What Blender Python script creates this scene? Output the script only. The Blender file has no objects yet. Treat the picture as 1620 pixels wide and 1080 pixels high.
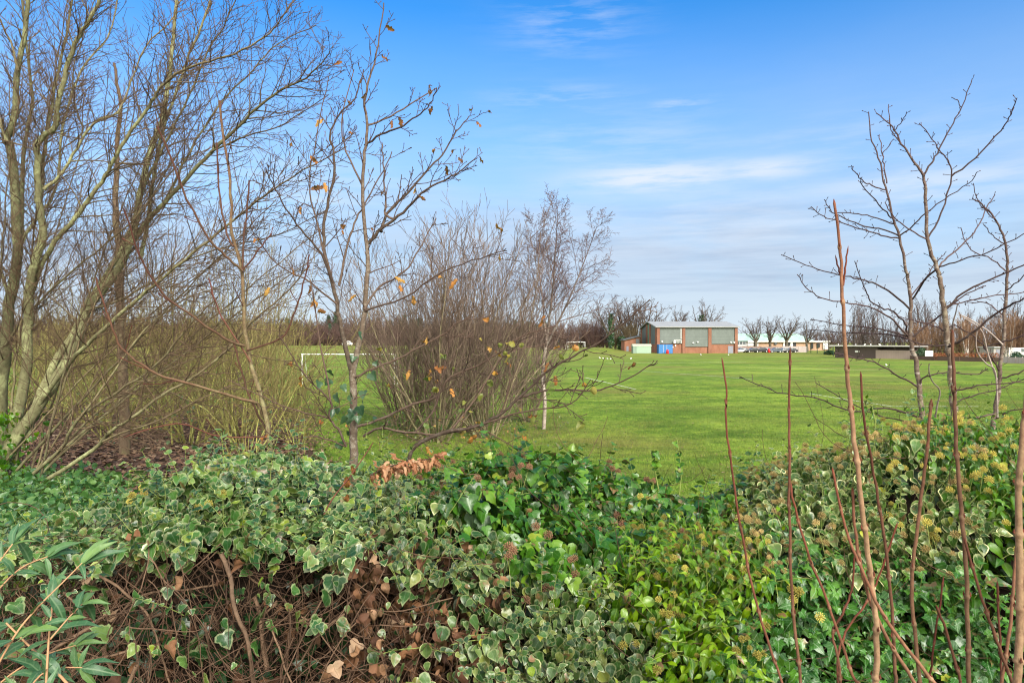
import bpy, math, random
import numpy as np
from mathutils import Vector, Matrix
R = random.Random(7)
NR = np.random.default_rng(11)
scn = bpy.context.scene
COL = scn.collection
PI = math.pi
FPX, CX, CY, CAMZ = 1080.0, 810.0, 540.0, 3.5
def P(px, py, d):
    "world point at depth d (metres) along the photo's pixel ray; used only to survey where things stand"
    return Vector(((px - CX) / FPX * d, d, CAMZ - (py - CY) / FPX * d))
def lerp(a, b, t): return a + (b - a) * t
def sm(t):
    t = np.clip(t, 0, 1); return t * t * (3 - 2 * t)
# ---------------------------------------------------------------- terrain height
def hgt(x, y):
    x = np.asarray(x, float); y = np.asarray(y, float)
    zl = np.interp(y, [-50, 4, 10, 20, 30, 45, 70], [1.9, 1.9, 1.5, 1.0, .6, .2, 0.])
    zr = np.interp(y, [-50, 3.6, 8, 14, 22], [1.9, 1.9, .9, .15, 0.])
    w = sm((-x / np.maximum(y, 3.0) - .17) / .16)
    z = lerp(zr, zl, w)
    z = z + 1.6 * sm((y - 80) / 230) * sm((60 - x) / 120)
    z = z + 1.5 * np.exp(-((x - 27) / 11) ** 2 - ((y - 222) / 9) ** 2)
    z = z + .03 * np.sin(x * .21 + 1) * np.sin(y * .17) * sm((y - 14) / 10)
    return z
def H(x, y): return float(hgt(x, y))
def litter_w(x, y):
    w = sm((-x / np.maximum(y, 3.0) - .22) / .14)
    return w * (1 - sm((y - 24) / 16)) * sm((y - 3) / 3)
# ---------------------------------------------------------------- mesh building
def mesh_np(name, verts, faces, attrs=None, smooth=True):
    "faces: list of (m,k) int arrays"
    me = bpy.data.meshes.new(name)
    verts = np.asarray(verts, np.float32)
    me.vertices.add(len(verts)); me.vertices.foreach_set('co', verts.ravel())
    loops = np.concatenate([f.ravel() for f in faces]).astype(np.int32)
    tot = np.concatenate([np.full(len(f), f.shape[1], np.int32) for f in faces])
    st = np.concatenate([[0], np.cumsum(tot)[:-1]]).astype(np.int32)
    me.loops.add(len(loops)); me.loops.foreach_set('vertex_index', loops)
    me.polygons.add(len(tot)); me.polygons.foreach_set('loop_start', st)
    try: me.polygons.foreach_set('loop_total', tot)
    except Exception: pass
    if smooth: me.polygons.foreach_set('use_smooth', np.ones(len(tot), bool))
    for k, v in (attrs or {}).items():
        v = np.asarray(v, np.float32)
        if v.ndim == 1:
            a = me.attributes.new(k, 'FLOAT', 'POINT'); a.data.foreach_set('value', v)
        else:
            a = me.attributes.new(k, 'FLOAT_VECTOR', 'POINT'); a.data.foreach_set('vector', v.ravel())
    me.update(calc_edges=True)
    return me
def link(name, me, mat=None, parent=None):
    o = bpy.data.objects.new(name, me); COL.objects.link(o)
    if mat is not None: me.materials.append(mat)
    if parent is not None: o.parent = parent
    return o
def tag(o, label, cat, group=None):
    o['label'] = label; o['category'] = cat
    if group: o['group'] = group
    return o
def thing(name, label, cat, loc=(0, 0, 0), rz=0, group=None):
    o = bpy.data.objects.new(name, None); COL.objects.link(o)
    o.location = loc; o.rotation_euler = (0, 0, rz); o.empty_display_size = .2
    return tag(o, label, cat, group)
def dup(root, loc, rz=0, sc=(1, 1, 1), label=None, group=None):
    r = root.copy(); COL.objects.link(r); r.location = loc; r.rotation_euler = (0, 0, rz); r.scale = sc
    if label: r['label'] = label
    if group: r['group'] = group
    for ch in list(root.children):
        c = ch.copy(); COL.objects.link(c); c.parent = r
        for g in list(ch.children):
            d = g.copy(); COL.objects.link(d); d.parent = c
    return r
def off(parent): return np.array(parent.location if parent is not None else (0, 0, 0), np.float32)
class Tubes:
    def __init__(s): s.t = {}
    def add(s, pts, rad, sides=3, tint=None):
        s.t.setdefault((len(pts), sides), []).append((pts, rad, R.random() if tint is None else tint))
    def build(s, name, mat, parent=None, origin=None):
        V = []; F = []; RA = []; TI = []; base = 0
        for (n, k), lst in s.t.items():
            p = np.array([[tuple(q) for q in a[0]] for a in lst], np.float64)
            r = np.array([a[1] for a in lst], np.float64)
            ti = np.array([a[2] for a in lst])
            m = len(lst)
            T = np.gradient(p, axis=1); T /= np.linalg.norm(T, axis=2, keepdims=True) + 1e-12
            mt = np.abs(T.mean(1)); ref = np.eye(3)[np.argmin(mt, axis=1)][:, None, :]
            U = np.cross(T, ref); U /= np.linalg.norm(U, axis=2, keepdims=True) + 1e-12
            W = np.cross(T, U)
            a = np.arange(k) * 2 * PI / k
            v = p[:, :, None, :] + r[:, :, None, None] * (np.cos(a)[None, None, :, None] * U[:, :, None, :] + np.sin(a)[None, None, :, None] * W[:, :, None, :])
            V.append(v.reshape(-1, 3)); RA.append(np.repeat(r.ravel(), k)); TI.append(np.repeat(ti, n * k))
            i = np.arange(n - 1)[:, None]; j = np.arange(k)[None, :]
            q = np.stack([i * k + j, i * k + (j + 1) % k, (i + 1) * k + (j + 1) % k, (i + 1) * k + j], -1).reshape(-1, 4)
            F.append((q[None] + (base + np.arange(m) * n * k)[:, None, None]).reshape(-1, 4)); base += m * n * k
        if not V: return None
        V = np.concatenate(V) - (off(parent) if origin is None else np.array(origin, np.float32))
        me = mesh_np(name, V, F, {'rad': np.concatenate(RA), 'tint': np.concatenate(TI)})
        return link(name, me, mat, parent)
class MB:
    "boxes, prisms, quads"
    def __init__(s): s.v = []; s.f = []
    def box(s, x0, x1, y0, y1, z0, z1):
        b = len(s.v); x0, x1 = sorted((x0, x1)); y0, y1 = sorted((y0, y1)); z0, z1 = sorted((z0, z1))
        s.v += [(x, y, z) for z in (z0, z1) for x, y in ((x0, y0), (x1, y0), (x1, y1), (x0, y1))]
        s.f += [[b + i for i in q] for q in ((3, 2, 1, 0), (4, 5, 6, 7), (0, 1, 5, 4), (1, 2, 6, 5), (2, 3, 7, 6), (3, 0, 4, 7))]
    def hull8(s, pts):
        b = len(s.v); s.v += [tuple(p) for p in pts]
        s.f += [[b + i for i in q] for q in ((3, 2, 1, 0), (4, 5, 6, 7), (0, 1, 5, 4), (1, 2, 6, 5), (2, 3, 7, 6), (3, 0, 4, 7))]
    def bar(s, a, b, w, h=None):
        a = Vector(a); b = Vector(b); d = (b - a).normalized(); h = h or w
        u = d.cross(Vector((0, 0, 1)))
        u = u.normalized() if u.length > 1e-4 else Vector((1, 0, 0))
        v = u.cross(d)
        o = [u * w / 2 * i + v * h / 2 * j for i, j in ((-1, -1), (1, -1), (1, 1), (-1, 1))]
        s.hull8([a + q for q in o] + [b + q for q in o])
    def prism(s, poly, axis, a, b):
        "poly: 2-D outline; axis 'x': (y,z), 'y': (x,z), 'z': (x,y)"
        def mk(p, t): return {'x': (t, p[0], p[1]), 'y': (p[0], t, p[1]), 'z': (p[0], p[1], t)}[axis]
        n = len(poly); B = len(s.v)
        s.v += [mk(p, a) for p in poly] + [mk(p, b) for p in poly]
        s.f.append([B + i for i in range(n)][::-1]); s.f.append([B + n + i for i in range(n)])
        for i in range(n): s.f.append([B + i, B + (i + 1) % n, B + n + (i + 1) % n, B + n + i])
    def build(s, name, mat, parent=None, bevel=0, smooth=False):
        me = bpy.data.meshes.new(name); o3 = off(parent)
        me.from_pydata([tuple(np.array(v) - o3) for v in s.v], [], s.f); me.update()
        import bmesh
        bm = bmesh.new(); bm.from_mesh(me); bmesh.ops.recalc_face_normals(bm, faces=bm.faces)
        if bevel: bmesh.ops.bevel(bm, geom=list(bm.edges), offset=bevel, segments=2, affect='EDGES', profile=.5)
        bm.to_mesh(me); bm.free()
        if smooth: me.polygons.foreach_set('use_smooth', np.ones(len(me.polygons), bool))
        return link(name, me, mat, parent)
# ---------------------------------------------------------------- materials
class NT:
    def __init__(s, name):
        s.m = bpy.data.materials.new(name); s.m.use_nodes = True
        s.nt = s.m.node_tree; s.b = s.nt.nodes['Principled BSDF']; s.out = s.nt.nodes['Material Output']
    def n(s, typ, **kw):
        nd = s.nt.nodes.new('ShaderNode' + typ)
        for k, v in kw.items():
            if k.startswith('i_'):
                key = k[2:]; key = int(key) if key.isdigit() else key.replace('_', ' ')
                s.set(nd.inputs[key], v)
            else: setattr(nd, k, v)
        return nd
    def set(s, inp, v):
        if isinstance(v, bpy.types.NodeSocket): s.nt.links.new(v, inp)
        elif isinstance(v, (tuple, list)) and len(v) == 3 and inp.type == 'RGBA': inp.default_value = (*v, 1)
        else: inp.default_value = v
    def attr(s, name, vec=False): return s.n('Attribute', attribute_name=name).outputs['Vector' if vec else 'Fac']
    def pos(s): return s.n('NewGeometry').outputs['Position']
    def objc(s): return s.n('TexCoord').outputs['Object']
    def map(s, vec, scale): return s.n('Mapping', i_0=vec, i_3=scale).outputs[0]
    def noise(s, vec, scale, detail=3, rough=.55):
        return s.n('TexNoise', i_Vector=vec, i_Scale=scale, i_Detail=detail, i_Roughness=rough).outputs[0]
    def math(s, op, a, b=0.0, clamp=False): return s.n('Math', operation=op, use_clamp=clamp, i_0=a, i_1=b).outputs[0]
    def rng(s, v, a, b, c=0.0, d=1.0): return s.n('MapRange', i_0=v, i_1=a, i_2=b, i_3=c, i_4=d).outputs[0]
    def mix(s, f, a, b, mode='MIX'):
        nd = s.n('Mix', data_type='RGBA', blend_type=mode)
        s.set(nd.inputs[0], f); s.set(nd.inputs[6], a); s.set(nd.inputs[7], b); return nd.outputs[2]
    def ramp(s, f, stops):
        nd = s.n('ValToRGB', i_0=f); cr = nd.color_ramp
        while len(cr.elements) < len(stops): cr.elements.new(.5)
        for e, (p, c) in zip(cr.elements, stops): e.position = p; e.color = (*c, 1)
        return nd.outputs[0]
    def bump(s, h, strength=.4, dist=.01):
        s.set(s.b.inputs['Normal'], s.n('Bump', i_Strength=strength, i_Distance=dist, i_Height=h).outputs[0])
    def col(s, c, rough=.8, spec=.3):
        s.set(s.b.inputs['Base Color'], c); s.set(s.b.inputs['Roughness'], rough); s.b.inputs['Specular IOR Level'].default_value = spec
        return s
    def translucent(s, c, f):
        t = s.n('BsdfTranslucent'); s.set(t.inputs[0], c)
        mx = s.n('MixShader'); mx.inputs[0].default_value = f
        s.nt.links.new(s.b.outputs[0], mx.inputs[1]); s.nt.links.new(t.outputs[0], mx.inputs[2]); s.nt.links.new(mx.outputs[0], s.out.inputs[0])
def plain(name, c, rough=.7, spec=.3, var=.12, scale=2.0, metal=0, each=0):
    m = NT(name); nz = m.noise(m.objc(), scale, 5, .65)
    if each: nz = m.math('ADD', m.math('MULTIPLY', nz, .5), m.math('MULTIPLY', m.n('ObjectInfo').outputs['Random'], .5))
    m.col(m.mix(m.rng(nz, .3, .7), tuple(x * (1 - var) for x in c), tuple(min(1, x * (1 + var)) for x in c)), rough, spec)
    m.b.inputs['Metallic'].default_value = metal
    return m.m
def bark(name, twig, limb, r0, r1, lichen=None, lich_amt=.5, scale=14, rough=.85, bands=None, bump=.5):
    m = NT(name); rad = m.attr('rad'); ti = m.attr('tint'); o = m.objc()
    n1 = m.noise(o, scale, 5, .7)
    c = m.mix(m.rng(rad, r0, r1), twig, limb)
    c = m.mix(m.rng(n1, .3, .72), c, m.mix(1.0, c, (.55, .52, .5), 'MULTIPLY'))
    if lichen:
        n2 = m.noise(o, scale * .45, 4, .75)
        f = m.math('MULTIPLY', m.rng(n2, .5, .62), m.rng(rad, r0 * 1.2, r1, 0, lich_amt))
        c = m.mix(f, c, lichen)
    if bands:
        b1 = m.noise(m.map(o, (1.5, 1.5, bands[1])), 3.0, 4, .7)
        f = m.math('MULTIPLY', m.rng(b1, .56, .64), m.rng(rad, r0, r1))
        c = m.mix(f, c, bands[0])
    n3 = m.noise(m.map(o, (1, 1, .45)), scale * 2.6, 4, .75)
    c = m.mix(m.rng(n3, .48, .72, 0, .75), c, m.mix(1.0, c, (.42, .4, .36), 'MULTIPLY'))
    v = m.rng(ti, 0, 1, .62, 1.35)
    hs = m.n('HueSaturation', i_4=c, i_2=v)
    m.col(hs.outputs[0], rough, .25)
    m.bump(n1, bump, .006)
    return m.m
def leafmat(name, stops, vein=None, margin=None, m_at=.55, rough=.37, spec=.5, tl=.2, blotch=None, bright=1, worn=0):
    m = NT(name); rnd = m.attr('rnd'); loc = m.attr('loc', True); edge = m.attr('edge'); o = m.objc()
    c = m.ramp(rnd, stops)
    nz = m.noise(o, 35, 3, .6)
    c = m.mix(m.rng(nz, .35, .7, 0, .55), c, m.mix(1.0, c, (.55, .66, .6), 'MULTIPLY'))
    if vein:
        sp = m.n('SeparateXYZ', i_0=loc); ax = m.math('ABSOLUTE', sp.outputs[0])
        lat = m.math('FRACT', m.math('MULTIPLY', m.math('SUBTRACT', sp.outputs[1], m.math('MULTIPLY', ax, .85)), 4.6))
        lat = m.rng(m.math('ABSOLUTE', m.math('SUBTRACT', lat, .5)), .0, .09, 1, 0)
        mid = m.rng(ax, .008, .03, 1, 0)
        f = m.math('MAXIMUM', mid, m.math('MULTIPLY', lat, .55))
        c = m.mix(m.math('MULTIPLY', f, vein[1]), c, vein[0])
    if margin:
        nm = m.noise(o, 30, 4, .65)
        e = m.math('ADD', edge, m.math('MULTIPLY', m.math('SUBTRACT', nm, .5), 2.3))
        e = m.math('ADD', e, m.rng(m.math('FRACT', m.math('MULTIPLY', rnd, 37.7)), 0, 1, -.75, .16))
        pale = m.noise(o, 42, 3, .65)
        c = m.mix(m.math('MULTIPLY', m.rng(m.math('ADD', edge, m.math('MULTIPLY', m.math('SUBTRACT', pale, .5), 2.0)), .45, .62), .5), c, m.mix(.45, c, margin))
        c = m.mix(m.rng(e, m_at, m_at + .1), c, margin)
    if blotch:
        nb = m.noise(o, 18, 4, .7)
        c = m.mix(m.rng(nb, blotch[1], blotch[1] + .08), c, blotch[0])
    if bright != 1: c = m.n('HueSaturation', i_0=.492, i_1=1.12, i_2=bright, i_4=c).outputs[0]
    if worn:
        nw = m.noise(o, 45, 4, .7); f = m.math('MULTIPLY', m.rng(m.math('FRACT', m.math('MULTIPLY', rnd, 91.3)), .86, 1.0), m.rng(nw, .47, .56)); c = m.mix(f, c, (.2, .11, .05))
    m.col(c, rough, spec)
    m.bump(m.noise(o, 90, 2), .25, .003)
    if tl: m.translucent(m.mix(.5, c, (.3, .4, .05)), tl)
    return m.m
# ---------------------------------------------------------------- leaf templates: (verts, quads, tris, edge, loc)
def leaf_tpl(half, fold=.25, curl=.3, wav=.05, seed=0, inner=.7):
    "half: right half of the outline from the base (0,0) to the tip (0,1)"
    rr = random.Random(seed)
    rt = half[1:-1]; out = [half[0]] + rt + [half[-1]] + [(-x, y) for x, y in rt[::-1]]
    n = len(out); cx, cy = 0, .42
    inn = [(cx + (x - cx) * inner, cy + (y - cy) * inner) for x, y in out]
    v2 = out + inn + [(cx, cy)]
    ph = rr.uniform(0, 6)
    v = [(x, y, fold * abs(x) - curl * (y - .1) ** 2 * .6 + wav * math.sin(9 * y + ph + 4 * x)) for x, y in v2]
    q = [(i, (i + 1) % n, n + (i + 1) % n, n + i) for i in range(n)]
    t = [(n + i, n + (i + 1) % n, 2 * n) for i in range(n)]
    e = [1.] * n + [.3] * n + [0.]
    return np.array(v), np.array(q), np.array(t), np.array(e), np.array([(x, y, 0) for x, y in v2])
IVY = [(0, 0), (.2, -.1), (.43, -.02), (.54, .24), (.36, .38), (.34, .56), (.17, .8), (0, 1.0)]
IVY3 = [(0, 0), (.18, -.12), (.36, -.14), (.4, .06), (.62, .26), (.3, .36), (.24, .6), (0, 1.05)]
OVATE = [(0, 0), (.2, .03), (.36, .2), (.38, .4), (.28, .64), (.13, .85), (0, 1.0)]
LANCE = [(0, 0), (.09, .12), (.14, .34), (.12, .62), (.05, .86), (0, 1.0)]
NARROW = [(0, 0), (.15, .08), (.24, .28), (.2, .55), (.09, .82), (0, 1.08)]
OAKL = [(0, 0), (.08, .1), (.2, .18), (.12, .3), (.28, .42), (.16, .52), (.3, .66), (.16, .78), (.16, .92), (0, 1.0)]
ROUND = [(0, 0), (.25, .02), (.42, .22), (.44, .48), (.3, .78), (0, .98)]
TPL = {'ivy': [leaf_tpl(IVY, .22, .35, .03, 1), leaf_tpl(IVY, -.12, .5, .05, 2), leaf_tpl(IVY, .4, .15, .04, 3)],
       'ivy3': [leaf_tpl(IVY3, .2, .3, .03, 4), leaf_tpl(IVY3, .05, .5, .04, 5)],
       'ovate': [leaf_tpl(OVATE, .3, .3, .03, 6), leaf_tpl(OVATE, .1, .6, .05, 7), leaf_tpl(OVATE, .5, .2, .03, 8)],
       'lance': [leaf_tpl(LANCE, .5, .4, .02, 9), leaf_tpl(LANCE, .3, .8, .03, 10)],
       'narrow': [leaf_tpl(NARROW, .4, .35, .03, 11), leaf_tpl(NARROW, .15, .7, .05, 12)],
       'oak': [leaf_tpl(OAKL, .5, .8, .12, 13), leaf_tpl(OAKL, -.6, 1.2, .15, 14)],
       'round': [leaf_tpl(ROUND, .6, 1.3, .12, 15), leaf_tpl(ROUND, -.5, .9, .1, 19)],
       'dead': [leaf_tpl(IVY, .9, 1.5, .15, 16), leaf_tpl(OVATE, -.9, 1.2, .2, 17), leaf_tpl(IVY, 1.2, -.9, .2, 18)]}
def leaves(name, tpl, pos, nrm, tip, size, mat, parent=None, origin=None):
    "one mesh of many leaves; pos is each leaf's base, tip the way it points, nrm its upper side"
    pos = np.asarray(pos, float); nrm = np.asarray(nrm, float); tip = np.asarray(tip, float); size = np.asarray(size, float)
    Y = tip / (np.linalg.norm(tip, axis=1, keepdims=True) + 1e-9)
    Z = nrm - (nrm * Y).sum(1, keepdims=True) * Y; Z /= np.linalg.norm(Z, axis=1, keepdims=True) + 1e-9
    X = np.cross(Y, Z)
    which = NR.integers(0, len(TPL[tpl]), len(pos)); rnd = NR.random(len(pos))
    V = []; Q = []; T = []; E = []; L = []; RN = []; base = 0
    for k, (v, q, t, e, lc) in enumerate(TPL[tpl]):
        s = np.where(which == k)[0]
        if not len(s): continue
        m = len(s); K = len(v)
        wv = v[None] * size[s][:, None, None]
        p = pos[s][:, None] + wv[..., 0:1] * X[s][:, None] * (NR.random((m, 1, 1)) * .35 + .82) + wv[..., 1:2] * Y[s][:, None] + wv[..., 2:3] * Z[s][:, None]
        V.append(p.reshape(-1, 3)); o = (base + np.arange(m) * K)[:, None, None]
        Q.append((q[None] + o).reshape(-1, 4)); T.append((t[None] + o).reshape(-1, 3)); base += m * K
        E.append(np.tile(e, m)); L.append(np.tile(lc, (m, 1))); RN.append(np.repeat(rnd[s], K))
    me = mesh_np(name, np.concatenate(V) - (off(parent) if origin is None else np.array(origin)), Q + T,
                 {'edge': np.concatenate(E), 'loc': np.concatenate(L), 'rnd': np.concatenate(RN)})
    return link(name, me, mat, parent)
# ---------------------------------------------------------------- branching
def rvec(rr):
    while True:
        v = Vector((rr.uniform(-1, 1), rr.uniform(-1, 1), rr.uniform(-1, 1)))
        if .05 < v.length < 1: return v.normalized()
def off_axis(d, ang, az):
    u = d.orthogonal().normalized(); v = d.cross(u)
    return (d * math.cos(ang) + (u * math.cos(az) + v * math.sin(az)) * math.sin(ang)).normalized()
UP = Vector((0, 0, 1))
def along(pts, rad, s):
    t = s * (len(pts) - 1); i = min(int(t), len(pts) - 2); f = t - i
    return pts[i].lerp(pts[i + 1], f), (pts[i + 1] - pts[i]).normalized(), lerp(rad[i], rad[i + 1], f)
def branch(out, p, d, L, r, lvl, sp, rr, tips=None):
    ns = sp['seg'][lvl]; wob = sp['wob'][lvl]; up = sp['up'][lvl]; last = lvl >= sp['lv'] - 1
    pts = [p.copy()]; rad = [r]; q = p.copy(); d = d.copy(); end = sp['end'][lvl]
    for i in range(ns):
        d = (d + rvec(rr) * wob + UP * up / ns).normalized()
        q = q + d * (L / ns); pts.append(q); rad.append(max(lerp(r, r * end, (i + 1) / ns), sp['rmin']))
    if last and sp.get('bud'):
        b = sp['bud']; r2 = rad[-1]
        pts += [q + d * b * .5, q + d * b]; rad += [r2 * 1.9, r2 * .4]
    out[min(lvl, len(out) - 1)].add(pts, rad, sp['sides'][lvl])
    if last and tips is not None: tips.append((q, d))
    if not last: children(out, pts, rad, L, lvl, sp, rr, tips)
def children(out, pts, rad, L, lvl, sp, rr, tips=None, n=None, start=None):
    n = sp['n'][lvl] if n is None else n; st = sp['st'][lvl] if start is None else start; az = rr.uniform(0, 6.28)
    n = max(0, int(n * rr.uniform(.8, 1.2) + .5))
    for i in range(n):
        s = st + (1 - st) * (i + rr.random()) / n
        p, t, r = along(pts, rad, min(s, .995)); az += 2.4 + rr.uniform(-.5, .5)
        d = off_axis(t, sp['ang'][lvl] * rr.uniform(.65, 1.3), az)
        cp = sp.get('cap'); cp = cp[lvl] if cp else 9
        l = L * sp['lr'][lvl] * (1 - sp['tap'][lvl] * (s - st) / (1 - st + 1e-6)) * rr.uniform(.55, 1.2)
        branch(out, p, d, l, max(sp['rmin'], min(r * sp['rr'][lvl], cp * rr.uniform(.6, 1.1))), lvl + 1, sp, rr, tips)
def smooth_path(pts, k=4):
    o = []; n = len(pts)
    for i in range(n - 1):
        a, b, c, d = pts[max(i - 1, 0)], pts[i], pts[i + 1], pts[min(i + 2, n - 1)]
        for j in range(k):
            t = j / k
            o.append(.5 * ((2 * b) + (c - a) * t + (2 * a - 5 * b + 4 * c - d) * t * t + (3 * b - a - 3 * c + d) * t ** 3))
    o.append(pts[-1]); return o
def limb(T, px, d0, d1, w0, w1, sides=6, k=4, bud=0, wig=0):
    "a surveyed limb: pixel polyline, depth from d0 to d1, thickness in pixels"
    n = len(px); ds = [lerp(d0, d1, i / (n - 1)) for i in range(n)]
    ctrl = [P(x, y, d) for (x, y), d in zip(px, ds)]
    pts = smooth_path(ctrl, k)
    if wig: pts = [p + rvec(R) * wig if 0 < i < len(pts) - 1 else p for i, p in enumerate(pts)]
    m = len(pts); rad = [lerp(w0, w1, (i / (m - 1)) ** .8) / 2 / FPX * lerp(d0, d1, i / (m - 1)) for i in range(m)]
    if bud:
        d = (pts[-1] - pts[-2]).normalized(); pts = pts + [pts[-1] + d * bud * .5, pts[-1] + d * bud]; rad = rad + [rad[-1] * 1.8, rad[-1] * .4]
    T.add(pts, rad, sides)
    L = sum((pts[i + 1] - pts[i]).length for i in range(len(pts) - 1))
    return pts, rad, L
# ================================================================ camera, light, sky
cam = bpy.data.cameras.new('camera'); co = bpy.data.objects.new('camera', cam); COL.objects.link(co)
co.location = (0, 0, CAMZ); co.rotation_euler = (PI / 2, 0, 0)
cam.lens = 24; cam.sensor_width = 36; cam.clip_start = .05; cam.clip_end = 6000
scn.camera = co
SUN_EL, SUN_AZ = math.radians(33), math.radians(152)
sun = bpy.data.lights.new('sun', 'SUN'); sun.energy = 2.4; sun.angle = math.radians(20); sun.color = (1, .94, .86)
so = bpy.data.objects.new('sun', sun); COL.objects.link(so)
sd = Vector((math.sin(SUN_AZ) * math.cos(SUN_EL), math.cos(SUN_AZ) * math.cos(SUN_EL), math.sin(SUN_EL)))
so.rotation_euler = sd.to_track_quat('Z', 'Y').to_euler(); so.location = (10, -20, 40)
wd = bpy.data.worlds.new('World'); scn.world = wd; wd.use_nodes = True
class WT(NT):
    def __init__(s): s.nt = wd.node_tree
w = WT(); bg = w.nt.nodes['Background']
sky = w.n('TexSky', sky_type='NISHITA', sun_disc=False, sun_elevation=SUN_EL, sun_rotation=SUN_AZ, altitude=0, air_density=1.0, dust_density=.6, ozone_density=2.4)
dirv = w.n('TexCoord').outputs['Generated']
sp = w.n('SeparateXYZ', i_0=dirv)
el = w.math('ARCSINE', sp.outputs[2]); az = w.math('ARCTAN2', sp.outputs[0], sp.outputs[1])
skyc = w.n('HueSaturation', i_0=.5, i_1=1.28, i_2=1.0, i_4=sky.outputs[0]).outputs[0]
skyc = w.mix(1.0, skyc, (.5, 1.0, 1.22), 'MULTIPLY')
# cirrus veil thickening towards the horizon; unseen cloud behind the viewer added as fill
plane = w.n('CombineXYZ', i_0=az, i_1=w.math('MULTIPLY', el, 3.4), i_2=0.3).outputs[0]
n1 = w.noise(plane, 2.6, 7, .6); n2 = w.noise(w.map(plane, (1, 2.2, 1)), 7.0, 6, .62)
veil = w.rng(el, math.radians(2), math.radians(26), 1.0, 0)
veil = w.math('POWER', w.math('MAXIMUM', veil, 0.0), 1.15)
veil = w.math('MULTIPLY', veil, w.rng(n1, .25, .7, .95, 1.4))
def streak(azd, eld, wa, we, amt, lo=.42, hi=.68):
    a = w.math('DIVIDE', w.math('SUBTRACT', az, math.radians(azd)), math.radians(wa))
    b = w.math('DIVIDE', w.math('SUBTRACT', el, math.radians(eld)), math.radians(we))
    g = w.math('EXPONENT', w.math('MULTIPLY', w.math('ADD', w.math('POWER', a, 2.0), w.math('POWER', b, 2.0)), -1.0))
    return w.math('MULTIPLY', w.math('MULTIPLY', g, w.rng(n2, lo, hi)), amt)
cl = None
for a in [(12, 13.2, 7, 1.2, 1.0, .32, .56), (20, 13.3, 4.5, .9, .8, .34, .6), (4, 19.5, 5, 1.0, .45), (14, 18.6, 2.2, .6, .6), (5, 25, 5, 2.2, .42), (31, 11, 9, 1.6, .6, .36, .62), (-20, 12, 12, 2.4, .5), (18, 8.5, 14, 1.0, .3), (30, 6.5, 9, .9, .35), (16, 9.5, 16, 3.5, .45), (26, 13, 12, 3, .4), (8, 16, 10, 2.5, .3)]:
    cl = streak(*a) if cl is None else w.math('MAXIMUM', cl, streak(*a))
back = w.math('MULTIPLY', w.rng(sp.outputs[1], .35, -.3), w.rng(n1, .3, .62, .6, 1.0))  # unseen cloud cover behind the camera, added to soften the light
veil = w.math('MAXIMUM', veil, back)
grey = w.math('MULTIPLY', w.rng(w.noise(w.map(plane, (.8, 3.5, 1)), 4.0, 5, .6), .45, .68), w.rng(el, math.radians(1.5), math.radians(4.5)))
grey = w.math('MULTIPLY', grey, w.rng(el, math.radians(15), math.radians(8)))
clc = w.mix(w.math('MULTIPLY', grey, .85), w.mix(w.rng(el, math.radians(1), math.radians(6)), (3.5, 3.95, 4.4), (2.75, 3.3, 4.1)), (2.15, 2.6, 3.4))
clc = w.mix(w.rng(sp.outputs[1], .3, -.2), clc, (12.5, 11.5, 10.2))  # added cloud out of view is far brighter, to act as fill
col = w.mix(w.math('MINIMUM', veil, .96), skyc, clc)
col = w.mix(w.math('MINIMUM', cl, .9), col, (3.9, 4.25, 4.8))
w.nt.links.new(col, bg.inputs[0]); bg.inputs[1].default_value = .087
scn.view_settings.view_transform = 'Standard'; scn.view_settings.look = 'None'
scn.view_settings.exposure = 1.28; scn.view_settings.gamma = 1; scn.cycles.filter_width = 1.15
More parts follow.
